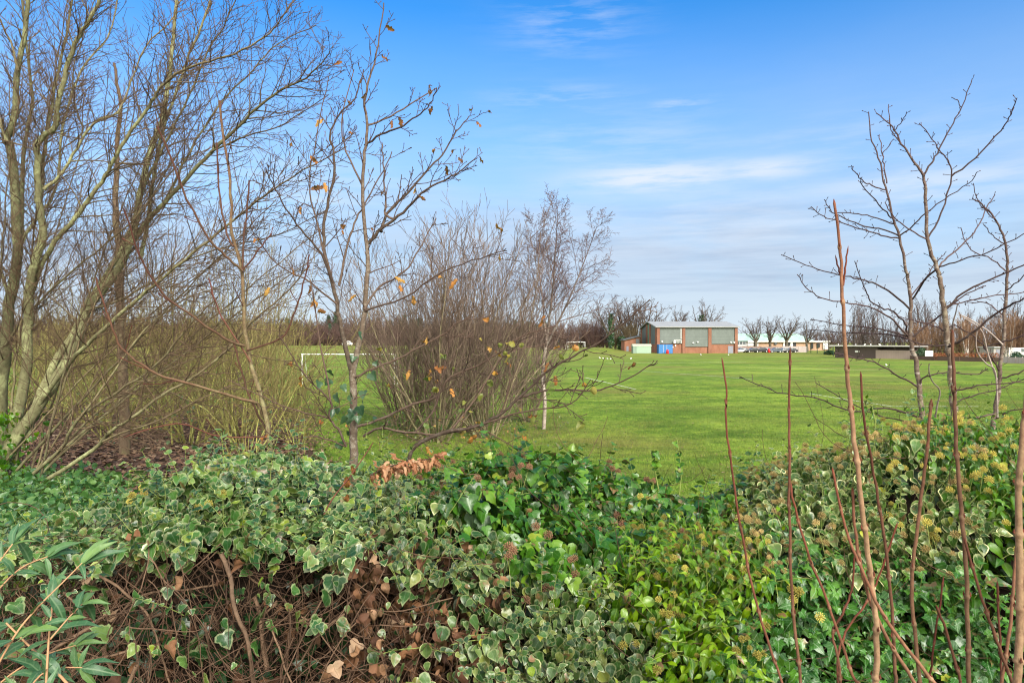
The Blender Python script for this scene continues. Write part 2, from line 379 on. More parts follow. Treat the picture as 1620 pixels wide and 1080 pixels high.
# ================================================================ ground
def axis(a, b, lim):
    o = [0.]; st = a
    while o[-1] < lim:
        if o[-1] > b: st *= 1.11
        o.append(o[-1] + st)
    return o
px_ = axis(.45, 16, 1600); xs = np.array([-v for v in px_[:0:-1]] + px_)
ys = np.array([-v for v in axis(.8, 8, 60)[:0:-1]] + axis(.35, 42, 2600))
gx, gy = np.meshgrid(xs, ys); gz = hgt(gx, gy)
nx, ny = len(xs), len(ys)
ii = (np.arange(ny - 1)[:, None] * nx + np.arange(nx - 1)[None, :]).ravel()
gme = mesh_np('ground', np.stack([gx.ravel(), gy.ravel(), gz.ravel()], 1), [np.stack([ii, ii + 1, ii + nx + 1, ii + nx], 1)],
              {'litter': litter_w(gx, gy).ravel(), 'soil': (sm((-gy + 14) / 8) * np.ones_like(gx)).ravel()})
def turf(m, p):
    big = m.noise(m.map(p, (1, .55, 1)), .16, 5, .62); mid = m.noise(m.map(p, (1, .6, 1)), 1.3, 4, .6); fine = m.noise(m.map(p, (1, .75, 1)), 26, 4, .75)
    g = m.mix(m.rng(fine, .32, .7), (.045, .105, .012), (.2, .3, .04))
    g = m.mix(m.rng(mid, .42, .68, 0, .65), g, (.22, .3, .045))
    g = m.mix(m.rng(big, .46, .66, 0, .5), g, (.065, .12, .018))
    pat = m.noise(m.map(p, (.4, .5, 1)), 1.0, 7, .74); g = m.mix(m.rng(pat, .49, .64, 0, .85), g, (.042, .085, .012)); g = m.mix(m.rng(pat, .46, .36, 0, .55), g, (.29, .39, .06))
    tuft = m.noise(m.map(p, (.8, .5, 1)), 4.5, 5, .75); g = m.mix(m.rng(tuft, .51, .66, 0, .75), g, (.045, .09, .012)); g = m.mix(m.rng(tuft, .46, .32, 0, .55), g, (.3, .38, .07))
    band = m.noise(m.map(p, (.02, .26, 0)), 1.0, 3, .6); g = m.mix(m.rng(band, .48, .66, 0, .4), g, (.19, .22, .05))
    brown = m.noise(m.map(p, (.05, .06, 0)), 1.0, 6, .7); g = m.mix(m.rng(brown, .48, .62, 0, .75), g, (.17, .15, .05))
    far1 = m.noise(m.map(p, (.045, .085, 0)), 1.0, 6, .7); g = m.mix(m.rng(far1, .5, .64, 0, .6), g, (.075, .14, .018)); g = m.mix(m.rng(far1, .47, .36, 0, .45), g, (.29, .37, .06))
    far2 = m.noise(m.map(p, (.2, .12, 0)), 1.0, 6, .72); g = m.mix(m.rng(far2, .53, .66, 0, .6), g, (.06, .12, .015))
    dirt = m.noise(m.map(p, (1, .7, 1)), 7.5, 5, .75); g = m.mix(m.rng(dirt, .57, .67, 0, .7), g, (.15, .11, .05))
    yy = m.n('SeparateXYZ', i_0=p).outputs[1]; worn = m.noise(m.map(p, (.03, .05, 0)), 1.0, 4, .65); g = m.mix(m.math('MULTIPLY', m.rng(yy, 95, 190), m.rng(worn, .36, .6, .15, .6)), g, (.2, .17, .055))
    return m.mix(1.0, g, (1.08, 1.13, .95), 'MULTIPLY'), fine
m = NT('turf'); p = m.pos(); g, fine = turf(m, p)
lit = m.math('ADD', m.attr('litter'), m.math('MULTIPLY', m.math('SUBTRACT', m.noise(p, 1.1, 5, .7), .5), .9))
lc = m.mix(m.rng(m.noise(p, 24, 4, .7), .35, .68), (.04, .026, .018), (.16, .095, .06))
lc = m.mix(m.rng(m.noise(p, 3.2, 3), .55, .7, 0, .6), lc, (.1, .11, .03))
g = m.mix(m.rng(lit, .4, .6), g, lc)
g = m.mix(m.attr('soil'), g, (.06, .045, .03))
m.col(g, .95, .1); m.bump(m.math('ADD', fine, m.math('MULTIPLY', m.noise(p, 5, 3), 1.3)), .9, .06)
gr = link('ground', gme, m.m); gr['kind'] = 'structure'
# painted pitch lines
LINE = NT('line_paint'); LINE.col(LINE.mix(LINE.rng(LINE.noise(LINE.pos(), 6, 4, .7), .4, .62), (.72, .74, .66), (.24, .33, .1)), .9, .1)
def gpt(px, py): # where a pixel ray meets the flat field
    d = 3.5 * FPX / (py - CY); return ((px - CX) / FPX * d, d)
def strip(name, pts, wd_):
    v = []; f = []
    for (x0, y0), (x1, y1) in zip(pts[:-1], pts[1:]):
        n = max(2, int(math.hypot(x1 - x0, y1 - y0) / 1.0)); dx, dy = x1 - x0, y1 - y0; L = math.hypot(dx, dy); ux, uy = -dy / L * wd_ / 2, dx / L * wd_ / 2
        b = len(v)
        for i in range(n + 1):
            t = i / n; x, y = x0 + dx * t, y0 + dy * t
            v += [(x + ux, y + uy, H(x + ux, y + uy) + .012), (x - ux, y - uy, H(x - ux, y - uy) + .012)]
        f += [(b + 2 * i, b + 2 * i + 1, b + 2 * i + 3, b + 2 * i + 2) for i in range(n)]
    o = link(name, mesh_np(name, v, [np.array(f)]), LINE.m); o['kind'] = 'structure'
strip('pitch_line', [gpt(926, 597), gpt(1006, 616)], .13)
strip('pitch_line', [gpt(1281, 622), gpt(1411, 643)], .13)
strip('pitch_line', [gpt(1411, 643), gpt(1548, 643)], .13)
strip('pitch_line', [gpt(958, 574.5), gpt(1180, 573)], .3)
strip('pitch_line', [gpt(1010, 586), gpt(1190, 600)], .14)
strip('pitch_line', [gpt(1180, 581), gpt(1420, 586)], .16)
# grass blades and fallen leaves on the nearer lawn, leaf litter on the bank
def scatter(n, ymin, ymax, sl0, sl1):
    y = ymin * (ymax / ymin) ** NR.random(n); x = (sl0 + (sl1 - sl0) * NR.random(n)) * y
    return x, y
def blades(name, n, ymin, ymax, sl0, sl1, h0, h1, wd_, mat, keep=None):
    x, y = scatter(n, ymin, ymax, sl0, sl1)
    if keep is not None:
        k = keep(x, y); x, y = x[k], y[k]; n = len(x)
    z = hgt(x, y) - .005; a = NR.random(n) * 6.283; h = h0 + (h1 - h0) * NR.random(n); le = NR.random(n) * .8; b = NR.random(n) * 6.283
    sc_ = (y / 20) ** .5; ux, uy = np.cos(a) * wd_ * sc_, np.sin(a) * wd_ * sc_
    v = np.stack([np.stack([x - ux, y - uy, z], 1), np.stack([x + ux, y + uy, z], 1), np.stack([x + np.cos(b) * h * le, y + np.sin(b) * h * le, z + h], 1)], 1)
    o = link(name, mesh_np(name, v.reshape(-1, 3), [np.arange(n * 3).reshape(-1, 3)], {'rnd': np.repeat(NR.random(n), 3)}), mat); o['kind'] = 'stuff'
    return o
m = NT('grass_blade'); g, _ = turf(m, m.pos()); m.col(m.mix(1.0, g, m.ramp(m.attr('rnd'), [(0, (.55, .6, .6)), (.5, (1.0, 1.05, 1)), (.88, (1.5, 1.4, 1.2)), (1, (2.0, 1.5, 1.6))]), 'MULTIPLY'), .6, .3); m.translucent(m.mix(.5, g, (.2, .32, .03)), .3)
tag(blades('grass', 190000, 15, 60, -.32, .8, .03, .075, .01, m.m, lambda x, y: NR.random(len(x)) > litter_w(x, y) * .93), 'short mown green grass blades on the nearer part of the field', 'grass')
def flats(name, x, y, s, mat, lift=.01, tilt=.5):
    n = len(x); z = hgt(x, y) + lift; a = NR.random(n) * 6.283
    ux, uy = np.cos(a) * s, np.sin(a) * s; vx, vy = -np.sin(a) * s * .7, np.cos(a) * s * .7
    t = lambda: (NR.random(n) - .2) * s * tilt * 1.6
    v = np.stack([np.stack([x - ux, y - uy, z + t()], 1), np.stack([x + vx * .8, y + vy * .8, z], 1), np.stack([x + ux, y + uy, z + t()], 1), np.stack([x - vx * .8, y - vy * .8, z + t()], 1)], 1)
    q = np.arange(n * 4).reshape(-1, 4)
    o = link(name, mesh_np(name, v.reshape(-1, 3), [np.concatenate([q[:, [0, 1, 2]], q[:, [0, 2, 3]]])], {'rnd': np.repeat(NR.random(n), 4)}, smooth=False), mat); o['kind'] = 'stuff'
    return o
m = NT('fallen_leaf'); m.col(m.ramp(m.attr('rnd'), [(0, (.04, .025, .018)), (.35, (.1, .055, .035)), (.6, (.16, .09, .052)), (.82, (.24, .145, .08)), (1, (.3, .23, .15))]), .75, .25); FALL = m.m
x, y = scatter(26000, 7.5, 40, -.8, -.16); k = NR.random(len(x)) < litter_w(x, y); x, y = x[k], y[k]
tag(flats('leaf_litter', x, y, .03 + .05 * NR.random(len(x)), FALL, .015), 'brown fallen leaves covering the bank under the bare trees', 'leaf litter')
x, y = scatter(2600, 15, 40, -.3, .75)
tag(flats('fallen_leaves', x, y, .015 + .025 * NR.random(len(x)), FALL, .03), 'scattered brown leaves lying on the mown lawn', 'fallen leaves')
# ================================================================ near trees
B_GREY = bark('pale_green_bark', (.15, .1, .06), (.2, .2, .1), .004, .026, (.33, .36, .17), .8, 9)
B_OAK = bark('oak_bark', (.11, .07, .05), (.13, .1, .07), .003, .018, (.3, .28, .22), .5, 70)
B_CHERRY = bark('cherry_bark', (.09, .055, .055), (.16, .12, .085), .004, .022, (.28, .26, .17), .6, 40, bands=((.34, .3, .25), 9))
B_SHOOT = bark('red_shoot_bark', (.13, .045, .03), (.2, .165, .085), .0035, .013, (.27, .27, .13), .6, 50)
B_MOSS = bark('mossy_bark', (.23, .19, .075), (.33, .32, .09), .004, .014, (.37, .4, .12), .8, 8)
B_HAZEL = bark('thicket_bark', (.2, .145, .11), (.29, .26, .14), .008, .035, (.3, .3, .13), .6, 5)
B_BIRCH = bark('birch_bark', (.17, .11, .1), (.34, .29, .24), .012, .05, (.5, .47, .42), .4, 4, bands=((.09, .075, .07), 5))
B_BROWN = bark('brown_trunk_bark', (.14, .085, .06), (.19, .14, .09), .01, .06, (.24, .22, .1), .5, 8)
LF_OAK = leafmat('rust_oak_leaf', [(0, (.16, .055, .02)), (.4, (.32, .11, .025)), (.75, (.46, .19, .04)), (1, (.55, .32, .08))], (( .5, .3, .1), .4), rough=.6, spec=.25, tl=.3)
LF_YEL = leafmat('turning_leaf', [(0, (.09, .16, .03)), (.4, (.25, .24, .04)), (.7, (.5, .3, .04)), (1, (.45, .16, .03))], ((.5, .45, .15), .4), rough=.5, tl=.35)
SPD = dict(cap=[.0095, .005, .004], lv=3, seg=[9, 6, 4], wob=[.1, .2, .22], up=[.2, .3, .25], n=[0, 8, 0], st=[.12, .12, .2], ang=[.78, .72, .6], lr=[.38, .44, .4], tap=[.62, .5, .4], rr=[.5, .6, .6], end=[.3, .35, .5], rmin=.0027, sides=[6, 4, 3])
def tree_from(name, label, cat, base, limbs, barkm, spec, dens, trunk_name='limb', group=None, crown='twigs', tips=None, thick=1.0):
    "limbs: (pixel path, d0, d1, w0, w1[, density factor]). Thick limbs become one trunk mesh, fine growth another"
    root = thing(name, label, cat, base, 0, group)
    T = Tubes(); C = Tubes()
    for L in limbs:
        px, d0, d1, w0, w1 = L[:5]; f = L[5] if len(L) > 5 else 1
        pts, rad, ln = limb(T, px, d0, d1, w0 * thick, w1 * thick, 7 if w0 > 9 else 5, wig=.006 * d0 / 5)
        children([C, C, C], pts, rad, max(min(ln, spec.get('lmax', 3.2)), spec.get('lmin', .8)), 0, spec, R, tips, n=dens * ln * f, start=L[6] if len(L) > 6 else spec['st'][0])
    T.build('trunk', barkm, root); C.build(crown, barkm, root)
    return root
# the pale multi-stemmed tree that leans in from the edge of the bank
A = [([(-8, 770), (0, 700), (4, 600), (15, 480), (28, 393), (17, 237), (10, 222), (22, 185), (28, 111), (41, 37), (48, -60)], 10, 9.2, 34, 8),
     ([(-8, 770), (22, 676), (41, 587), (44, 510), (46, 465), (55, 417), (67, 370), (61, 315), (59, 259), (61, 222), (87, 202), (93, 163), (111, 93), (126, 56), (148, 22), (172, -40)], 9.7, 8.6, 27, 7),
     ([(30, 400), (35, 326), (37, 260), (44, 193), (52, 155), (40, 60), (30, -40)], 10.3, 11, 12, 5),
     ([(64, 330), (70, 237), (80, 185), (89, 126), (104, 60), (120, -40)], 10.8, 11.5, 10, 5),
     ([(46, 470), (78, 396), (111, 355), (141, 315), (167, 278), (185, 244), (215, 196), (241, 159), (255, 137), (278, 118), (318, 100), (370, 85), (418, 59), (444, 30), (474, -10)], 9.5, 8.0, 13, 2.5),
     ([(69, 300), (93, 278), (122, 233), (148, 196), (185, 178), (200, 148), (230, 74), (267, 37), (290, -10)], 9, 9.6, 9, 2.5),
     ([(118, 222), (132, 205), (118, 167), (115, 122), (130, 60), (150, 0)], 9.2, 9.8, 5, 2),
     ([(10, 222), (0, 190), (-20, 120)], 9.2, 9.0, 8, 4), ([(28, 111), (20, 75), (0, 30), (-8, -10)], 9.2, 9, 6, 3),
     ([(28, 393), (60, 340), (88, 300), (100, 200), (130, 110), (170, 60), (190, -20)], 10.2, 12, 9, 3),
     ([(15, 470), (-10, 400), (-30, 330)], 10, 9.5, 9, 4), ([(2, 560), (40, 500), (90, 450), (150, 400), (210, 350), (262, 285), (300, 240)], 9.8, 8.7, 7, 2)]
def extra(n, x0, x1, d, lean):
    o = []
    for _ in range(n):
        sx, sy = R.uniform(x0, x1), R.uniform(735, 775); L = R.uniform(380, 760); a = R.uniform(*lean); bow = R.uniform(.05, .35); q = [(sx, sy)]
        for k in range(1, 7): aa = a - bow * (1 - k / 6); sx += math.sin(aa) * L / 6; sy -= math.cos(aa) * L / 6; q.append((sx, sy)); 
        o.append((q, d + R.uniform(-.6, .6), d + R.uniform(-1.5, 1.5), R.uniform(5, 9), 2, .45, .4))
    return o
A += extra(7, -25, 50, 9.8, (.1, .75)); 
tb = P(-5, 768, 9.9); tb.z = H(tb.x, tb.y)
TREE_A = tree_from('bare_tree', 'tall bare multi-stemmed tree with upright pale green trunks at the far left edge', 'tree', tb, A, B_GREY, SPD, 11, thick=.66)
Bq = [([(-6, 772), (7, 724), (70, 628), (96, 587), (122, 535), (137, 491), (185, 428), (207, 380), (222, 307), (237, 240), (255, 193), (267, 130), (274, 60), (283, -40)], 9.2, 10.2, 32, 7),
      ([(40, 690), (74, 598), (111, 535), (130, 498), (144, 470), (190, 400), (207, 363)], 9.4, 9.9, 20, 10, .5),
      ([(207, 385), (237, 344), (259, 322), (296, 281), (333, 241), (370, 207), (404, 174), (444, 144), (478, 126), (498, 112), (522, 84)], 9.9, 8.4, 14, 2.5, 1.25),
      ([(60, 640), (111, 572), (148, 535), (222, 469), (259, 439), (330, 380), (389, 333), (426, 304), (478, 270), (548, 232)], 9.3, 7.4, 12, 2.5),
      ([(222, 410), (237, 330), (246, 260), (259, 200), (285, 130), (300, 85), (326, 22), (340, -30)], 10, 11, 10, 4),
      ([(225, 300), (260, 230), (300, 150), (330, 80), (360, 30), (378, -20)], 10, 9.3, 7, 2.5), ([(259, 322), (300, 240), (345, 170), (400, 110), (440, 70), (500, 40)], 9.7, 10.8, 7, 2),
      ([(137, 491), (200, 470), (280, 420), (360, 390), (440, 372), (520, 330)], 9.5, 8.5, 6, 2), ([(333, 241), (390, 215), (450, 195), (520, 150)], 9.2, 8.5, 5, 2)]
Bq += extra(7, -10, 70, 9.3, (.45, 1.0))
tb = P(-4, 772, 9.2); tb.z = H(tb.x, tb.y)
TREE_B = tree_from('bare_tree', 'bare grey-green tree whose long limbs lean right across the sky from the leaf-strewn bank', 'tree', tb, Bq, B_GREY, SPD, 11.5, thick=.66)
Cq = [([(22, 775), (93, 713), (122, 665), (185, 620), (240, 583), (281, 539), (307, 506), (345, 470)], 8.8, 7.8, 8, 2.5),
      ([(60, 768), (148, 710), (170, 687), (207, 661), (259, 624), (315, 591), (370, 543), (400, 506), (444, 472), (490, 420)], 8.6, 7.2, 9, 2.5),
      ([(163, 698), (207, 680), (259, 661), (333, 624), (400, 600)], 8.2, 7.6, 5, 2), ([(90, 715), (150, 655), (215, 610), (300, 570), (380, 540)], 8.6, 9.3, 5, 2),
      ([(122, 665), (180, 590), (230, 520), (300, 470), (360, 450)], 8.4, 9, 5, 2), ([(35, 768), (60, 740), (110, 660), (150, 600), (180, 520), (215, 480)], 8.9, 9.4, 5, 2)]
tb = P(25, 778, 8.8); tb.z = H(tb.x, tb.y)
tree_from('leaning_shrub', 'low bare shrub with thin pale stems leaning over the brown leaf litter', 'shrub', tb, Cq, B_GREY, SPD, 7, thick=.8)
Dq = [([(197, 730), (196, 640), (193, 565), (189, 472), (188, 400), (182, 333), (185, 240), (190, 170), (180, 100)], 13, 13, 19, 4, .8, .3)]
tb = P(197, 728, 13); tb.z = H(tb.x, tb.y)
tree_from('upright_tree', 'slim upright tree with a straight brown trunk on the leaf litter', 'tree', tb, Dq, B_BROWN, dict(SPD, lr=[.22, .4, .4]), 5)
# sycamore sapling with dark red shoots
SPS = dict(SPD, cap=[.003, .003], lv=2, n=[0, 0], lr=[.16, .4], seg=[5, 3], up=[.5, .4], rmin=.0022, bud=.014, st=[.35, .2], sides=[5, 4], end=[.5, .5], lmax=1.2, lmin=.5, rr=[.5, .5])
S = [([(437, 760), (430, 721), (418, 647), (396, 572), (387, 510), (383, 428), (367, 370), (365, 307), (355, 222), (348, 159)], 3.7, 3.5, 9, 3.5),
     ([(426, 676), (407, 640), (393, 634), (333, 617), (259, 595), (222, 576), (193, 550), (174, 510), (152, 439)], 3.7, 3.3, 6, 3),
     ([(387, 547), (355, 535), (296, 495), (252, 458), (230, 421), (215, 387), (196, 330)], 3.6, 3.3, 4.5, 2.5), ([(383, 428), (363, 410), (333, 380), (296, 315), (267, 241), (248, 200)], 3.55, 3.3, 4.5, 2.8),
     ([(369, 390), (359, 370), (346, 296), (343, 226)], 3.55, 3.6, 3.5, 2.6), ([(384, 430), (385, 393), (390, 330), (394, 285)], 3.55, 3.7, 3.5, 2.6), ([(426, 690), (410, 660), (393, 621), (380, 580), (370, 543)], 3.7, 3.9, 4, 2.5),
     ([(383, 430), (405, 400), (422, 380), (430, 370)], 3.55, 3.6, 3, 2), ([(390, 555), (444, 536), (463, 502), (480, 450), (489, 402)], 3.6, 3.7, 3.5, 2.2),
     ([(426, 690), (350, 690), (280, 670), (200, 690)], 3.7, 3.4, 3, 1.8), ([(396, 572), (350, 500), (330, 440)], 3.6, 3.7, 3, 2)]
tb = P(437, 760, 3.7)
tree_from('young_tree', 'slender young tree with dark red budded shoots, left of the oak by the hedge', 'sapling', tb, S, B_SHOOT, SPS, 3)
# young oak
SPO = dict(cap=[.0042, .0028, .0025], lv=3, seg=[7, 4, 3], wob=[.16, .2, .2], up=[.25, .25, .2], n=[0, 4, 0], st=[.15, .2, .2], ang=[.75, .8, .7], lr=[.3, .34, .4], tap=[.5, .4, .4], rr=[.5, .6, .6], end=[.4, .45, .6], rmin=.0019, bud=.011, sides=[6, 4, 3], lmax=1.0, lmin=.5)
O = [([(560, 745), (560, 706), (560, 647), (558, 585)], 4.2, 4.2, 17, 13, .3),
     ([(558, 590), (548, 557), (539, 516), (532, 475), (522, 431), (513, 392), (515, 339), (526, 290), (529, 241), (522, 213), (536, 181), (561, 156), (575, 110)], 4.2, 4.1, 10, 2),
     ([(558, 590), (569, 544), (577, 492), (581, 440), (582, 399), (580, 381), (573, 293), (577, 241), (582, 198), (577, 160), (584, 128), (592, 100), (600, 60), (607, 5)], 4.2, 4.3, 11, 2),
     ([(582, 385), (606, 360), (638, 336), (666, 307), (701, 286), (726, 272), (754, 251)], 4.25, 4.0, 7, 1.8, 1.3), ([(625, 347), (610, 339), (610, 311), (606, 258), (604, 225)], 4.2, 4.4, 5, 1.8),
     ([(603, 367), (612, 339), (645, 304), (673, 272), (701, 244), (722, 209), (742, 184)], 4.25, 4.5, 6, 1.8, 1.3), ([(577, 230), (603, 213), (631, 202), (659, 184), (680, 165), (691, 140)], 4.3, 4.1, 4.5, 1.8),
     ([(582, 198), (617, 184), (659, 160), (691, 139)], 4.3, 4.5, 4, 1.8), ([(527, 448), (508, 402), (476, 364), (452, 329), (431, 290), (420, 265)], 4.1, 3.8, 5, 1.8),
     ([(536, 452), (547, 399), (561, 353), (575, 325), (599, 283), (620, 240)], 4.15, 4.4, 5, 1.8), ([(577, 490), (600, 455), (640, 430), (665, 390), (690, 345)], 4.2, 4.6, 5, 1.8),
     ([(522, 431), (500, 350), (490, 290), (500, 220), (520, 120)], 4.1, 3.9, 4, 1.6), ([(532, 480), (480, 440), (440, 420), (400, 370)], 4.1, 3.8, 4, 1.6), ([(573, 293), (548, 240), (540, 190), (560, 110)], 4.3, 4.5, 4, 1.6),
     ([(577, 492), (640, 470), (700, 430), (760, 408), (800, 396)], 4.2, 4.0, 4, 1.6)]
O2 = [([(640, 745), (658, 706), (707, 682), (752, 675), (786, 658), (821, 630), (862, 589), (897, 568), (938, 547), (976, 520), (1028, 474)], 3.6, 3.4, 9, 2, .9), ([(821, 630), (850, 620), (887, 616), (938, 618), (980, 606), (1030, 576)], 3.5, 3.5, 5, 2, 1),
      ([(575, 690), (600, 678), (655, 685), (696, 687), (750, 676)], 3.9, 3.6, 5, 4), ([(565, 675), (607, 661), (641, 644), (690, 627), (714, 595), (759, 578), (793, 554), (824, 533), (880, 515)], 4.1, 3.7, 6, 2),
      ([(555, 600), (593, 582), (641, 561), (696, 533), (721, 512), (750, 500)], 4.2, 4, 5, 2), ([(548, 706), (534, 678), (520, 661), (524, 640), (513, 623), (489, 602), (465, 568), (440, 530)], 3.7, 3.6, 5, 2),
      ([(546, 706), (500, 690), (450, 695), (400, 690)], 3.7, 3.5, 3, 1.6), ([(714, 680), (760, 620), (800, 560), (860, 545)], 3.6, 3.8, 4, 1.6), ([(524, 640), (510, 560), (500, 500), (490, 440)], 3.8, 3.9, 4, 1.6),
      ([(520, 661), (470, 650), (420, 630), (360, 600)], 3.7, 3.6, 3, 1.6), ([(655, 685), (690, 640), (700, 590), (720, 520)], 3.8, 4, 4, 1.6), ([(750, 676), (830, 650), (900, 640), (935, 600)], 3.5, 3.3, 4, 1.6)]
tb = P(560, 745, 4.2); OT = []
OAK = tree_from('oak_tree', 'young oak with a speckled forked trunk and few rust leaves behind the ivy hedge', 'tree', tb, O + O2, B_OAK, SPO, 9, tips=OT, thick=.88)
def leaves_at(name, tpl, tips, k, s0, s1, mat, parent, droop=.6):
    pk = [R.choice(tips) for _ in range(k)]
    pos = [p + rvec(R) * .012 for p, d in pk]; tip = [(d * .4 + rvec(R) * .7 + Vector((0, 0, -droop))) for p, d in pk]; nr = [rvec(R) + Vector((0, -.6, .4)) for _ in pk]
    return leaves(name, tpl, pos, nr, tip, [R.uniform(s0, s1) for _ in pk], mat, parent)
leaves_at('leaves', 'oak', OT, 75, .035, .065, LF_OAK, OAK)
low = [(p, d) for p, d in OT if 600 < CX + p.x / p.y * FPX < 940 and 535 < CY + (CAMZ - p.z) / p.y * FPX < 690]
leaves_at('turning_leaves', 'round', low, 40, .024, .048, LF_YEL, OAK)
lw2 = [P(R.gauss(560, 22), R.gauss(640, 32), R.uniform(3.9, 4.3)) for _ in range(24)]
LF_DK = leafmat('dull_green_leaf', [(0, (.02, .06, .03)), (1, (.05, .11, .045))], ((.12, .18, .09), .4))
leaves('ivy_leaves', 'ivy', lw2, [rvec(R) + Vector((0, -1, .4)) for _ in lw2], [rvec(R) * .6 + Vector((0, 0, -1)) for _ in lw2], [R.uniform(.035, .06) for _ in lw2], LF_DK, OAK)
# three young cherries on the right
SPC = dict(cap=[.003, .003], lv=2, seg=[6, 3], wob=[.1, .2], up=[.2, .2], n=[0, 0], st=[.2, .2], ang=[.95, .8], lr=[.05, .3], tap=[.3, .3], rr=[.4, .5], end=[.7, .6], rmin=.0022, bud=.014, sides=[4, 3], lmax=1.2, lmin=.5)
c1 = [([(1461, 720), (1460, 673), (1456, 629), (1451, 582), (1442, 547), (1439, 529), (1441, 484), (1437, 440), (1433, 427), (1423, 374), (1412, 339), (1401, 297), (1393, 258), (1380, 223), (1374, 177)], 5.5, 5.5, 13, 2),
      ([(1423, 374), (1391, 362), (1359, 355), (1331, 343), (1313, 332), (1304, 316)], 5.5, 5.2, 3.5, 1.8), ([(1423, 377), (1395, 372), (1366, 364), (1328, 351), (1303, 343), (1283, 327)], 5.5, 5.0, 3.5, 1.8), ([(1417, 355), (1379, 343), (1350, 338), (1324, 337)], 5.5, 5.8, 3, 1.8),
      ([(1401, 300), (1380, 293), (1363, 285), (1352, 272), (1347, 262)], 5.5, 5.3, 3, 1.8), ([(1410, 345), (1391, 323), (1366, 295), (1362, 285)], 5.5, 5.2, 3, 1.8), ([(1423, 374), (1440, 360), (1458, 343), (1493, 315), (1532, 290), (1546, 272)], 5.5, 5.0, 3.5, 1.6),
      ([(1403, 290), (1398, 260), (1396, 244), (1391, 213)], 5.5, 5.6, 3, 1.8), ([(1396, 244), (1405, 232), (1414, 220)], 5.5, 5.5, 2, 1.6), ([(1441, 490), (1413, 464), (1391, 451), (1369, 444), (1345, 438), (1313, 431), (1275, 420), (1236, 403)], 5.5, 5.0, 4.5, 1.8),
      ([(1436, 530), (1431, 511), (1413, 493), (1396, 487), (1378, 476), (1369, 460), (1363, 444), (1352, 413)], 5.5, 5.1, 4.5, 1.8), ([(1437, 533), (1413, 507), (1387, 491), (1356, 481), (1309, 474), (1280, 459), (1261, 434)], 5.5, 5.0, 4.5, 1.8),
      ([(1436, 532), (1391, 519), (1336, 514), (1282, 506)], 5.5, 5.8, 3.5, 1.6), ([(1434, 536), (1402, 529), (1340, 526), (1280, 522)], 5.5, 6.0, 3.5, 1.6), ([(1444, 533), (1476, 507), (1491, 496), (1520, 471), (1560, 452)], 5.5, 5.2, 5, 2),
      ([(1451, 611), (1424, 596), (1384, 573), (1347, 564), (1320, 558)], 5.5, 5.2, 4.5, 2), ([(1452, 611), (1461, 598), (1471, 593), (1502, 589), (1545, 592), (1563, 583)], 5.5, 5.3, 4, 1.8), ([(1458, 660), (1400, 645), (1350, 650), (1290, 630), (1230, 620), (1170, 595)], 5.4, 5.0, 4.5, 1.8),
      ([(1459, 668), (1400, 660), (1350, 640), (1290, 605)], 5.4, 5.6, 3.5, 1.6), ([(1440, 470), (1465, 440), (1480, 415), (1495, 400)], 5.5, 5.6, 3, 1.6)]
c2 = [([(1511, 720), (1510, 676), (1507, 618), (1503, 573), (1499, 540), (1492, 484), (1487, 440), (1482, 424), (1468, 378), (1465, 311), (1460, 279), (1447, 258), (1426, 227), (1412, 202), (1386, 179)], 5.1, 5.1, 17, 2),
      ([(1460, 280), (1473, 258), (1486, 237), (1503, 202), (1521, 170), (1538, 125)], 5.1, 5.2, 4.5, 1.8), ([(1468, 376), (1489, 336), (1505, 279), (1500, 255), (1486, 237), (1475, 220), (1454, 195)], 5.1, 5.0, 4, 1.8), ([(1505, 279), (1542, 251), (1584, 206), (1600, 180), (1609, 155)], 5.0, 4.7, 4, 1.8),
      ([(1470, 380), (1437, 362), (1415, 343), (1400, 320)], 5.1, 4.9, 3.5, 1.8), ([(1482, 424), (1500, 406), (1528, 381), (1549, 357), (1560, 329), (1574, 308)], 5.1, 5.4, 4, 1.8), ([(1486, 422), (1521, 411), (1563, 399), (1620, 371), (1680, 350)], 5.1, 4.6, 3.5, 1.8),
      ([(1484, 426), (1461, 445), (1444, 473)], 5.1, 5.4, 4.5, 4), ([(1502, 548), (1509, 544), (1536, 527), (1569, 500), (1596, 484), (1620, 473), (1680, 450)], 5.1, 4.5, 7, 3), ([(1494, 490), (1524, 464), (1558, 447), (1590, 432), (1620, 420), (1680, 400)], 5.1, 4.7, 5, 2.5),
      ([(1493, 486), (1520, 478), (1560, 470), (1620, 462)], 5.1, 5.4, 3.5, 2), ([(1508, 622), (1515, 618), (1547, 610), (1590, 606), (1640, 603)], 5.1, 4.8, 4.5, 2), ([(1509, 640), (1530, 628), (1569, 618), (1620, 600)], 5.1, 5.3, 3.5, 2), ([(1497, 525), (1470, 512), (1440, 505), (1410, 495)], 5.1, 5.3, 3.5, 1.6),
      ([(1426, 227), (1410, 205), (1406, 165)], 5.1, 5.1, 2.5, 1.6), ([(1415, 207), (1428, 190), (1434, 177)], 5.1, 5, 2.2, 1.6), ([(1521, 170), (1515, 160), (1509, 155)], 5.2, 5.2, 2, 1.6), ([(1498, 545), (1460, 545), (1420, 530)], 5.1, 4.9, 3.5, 1.6)]
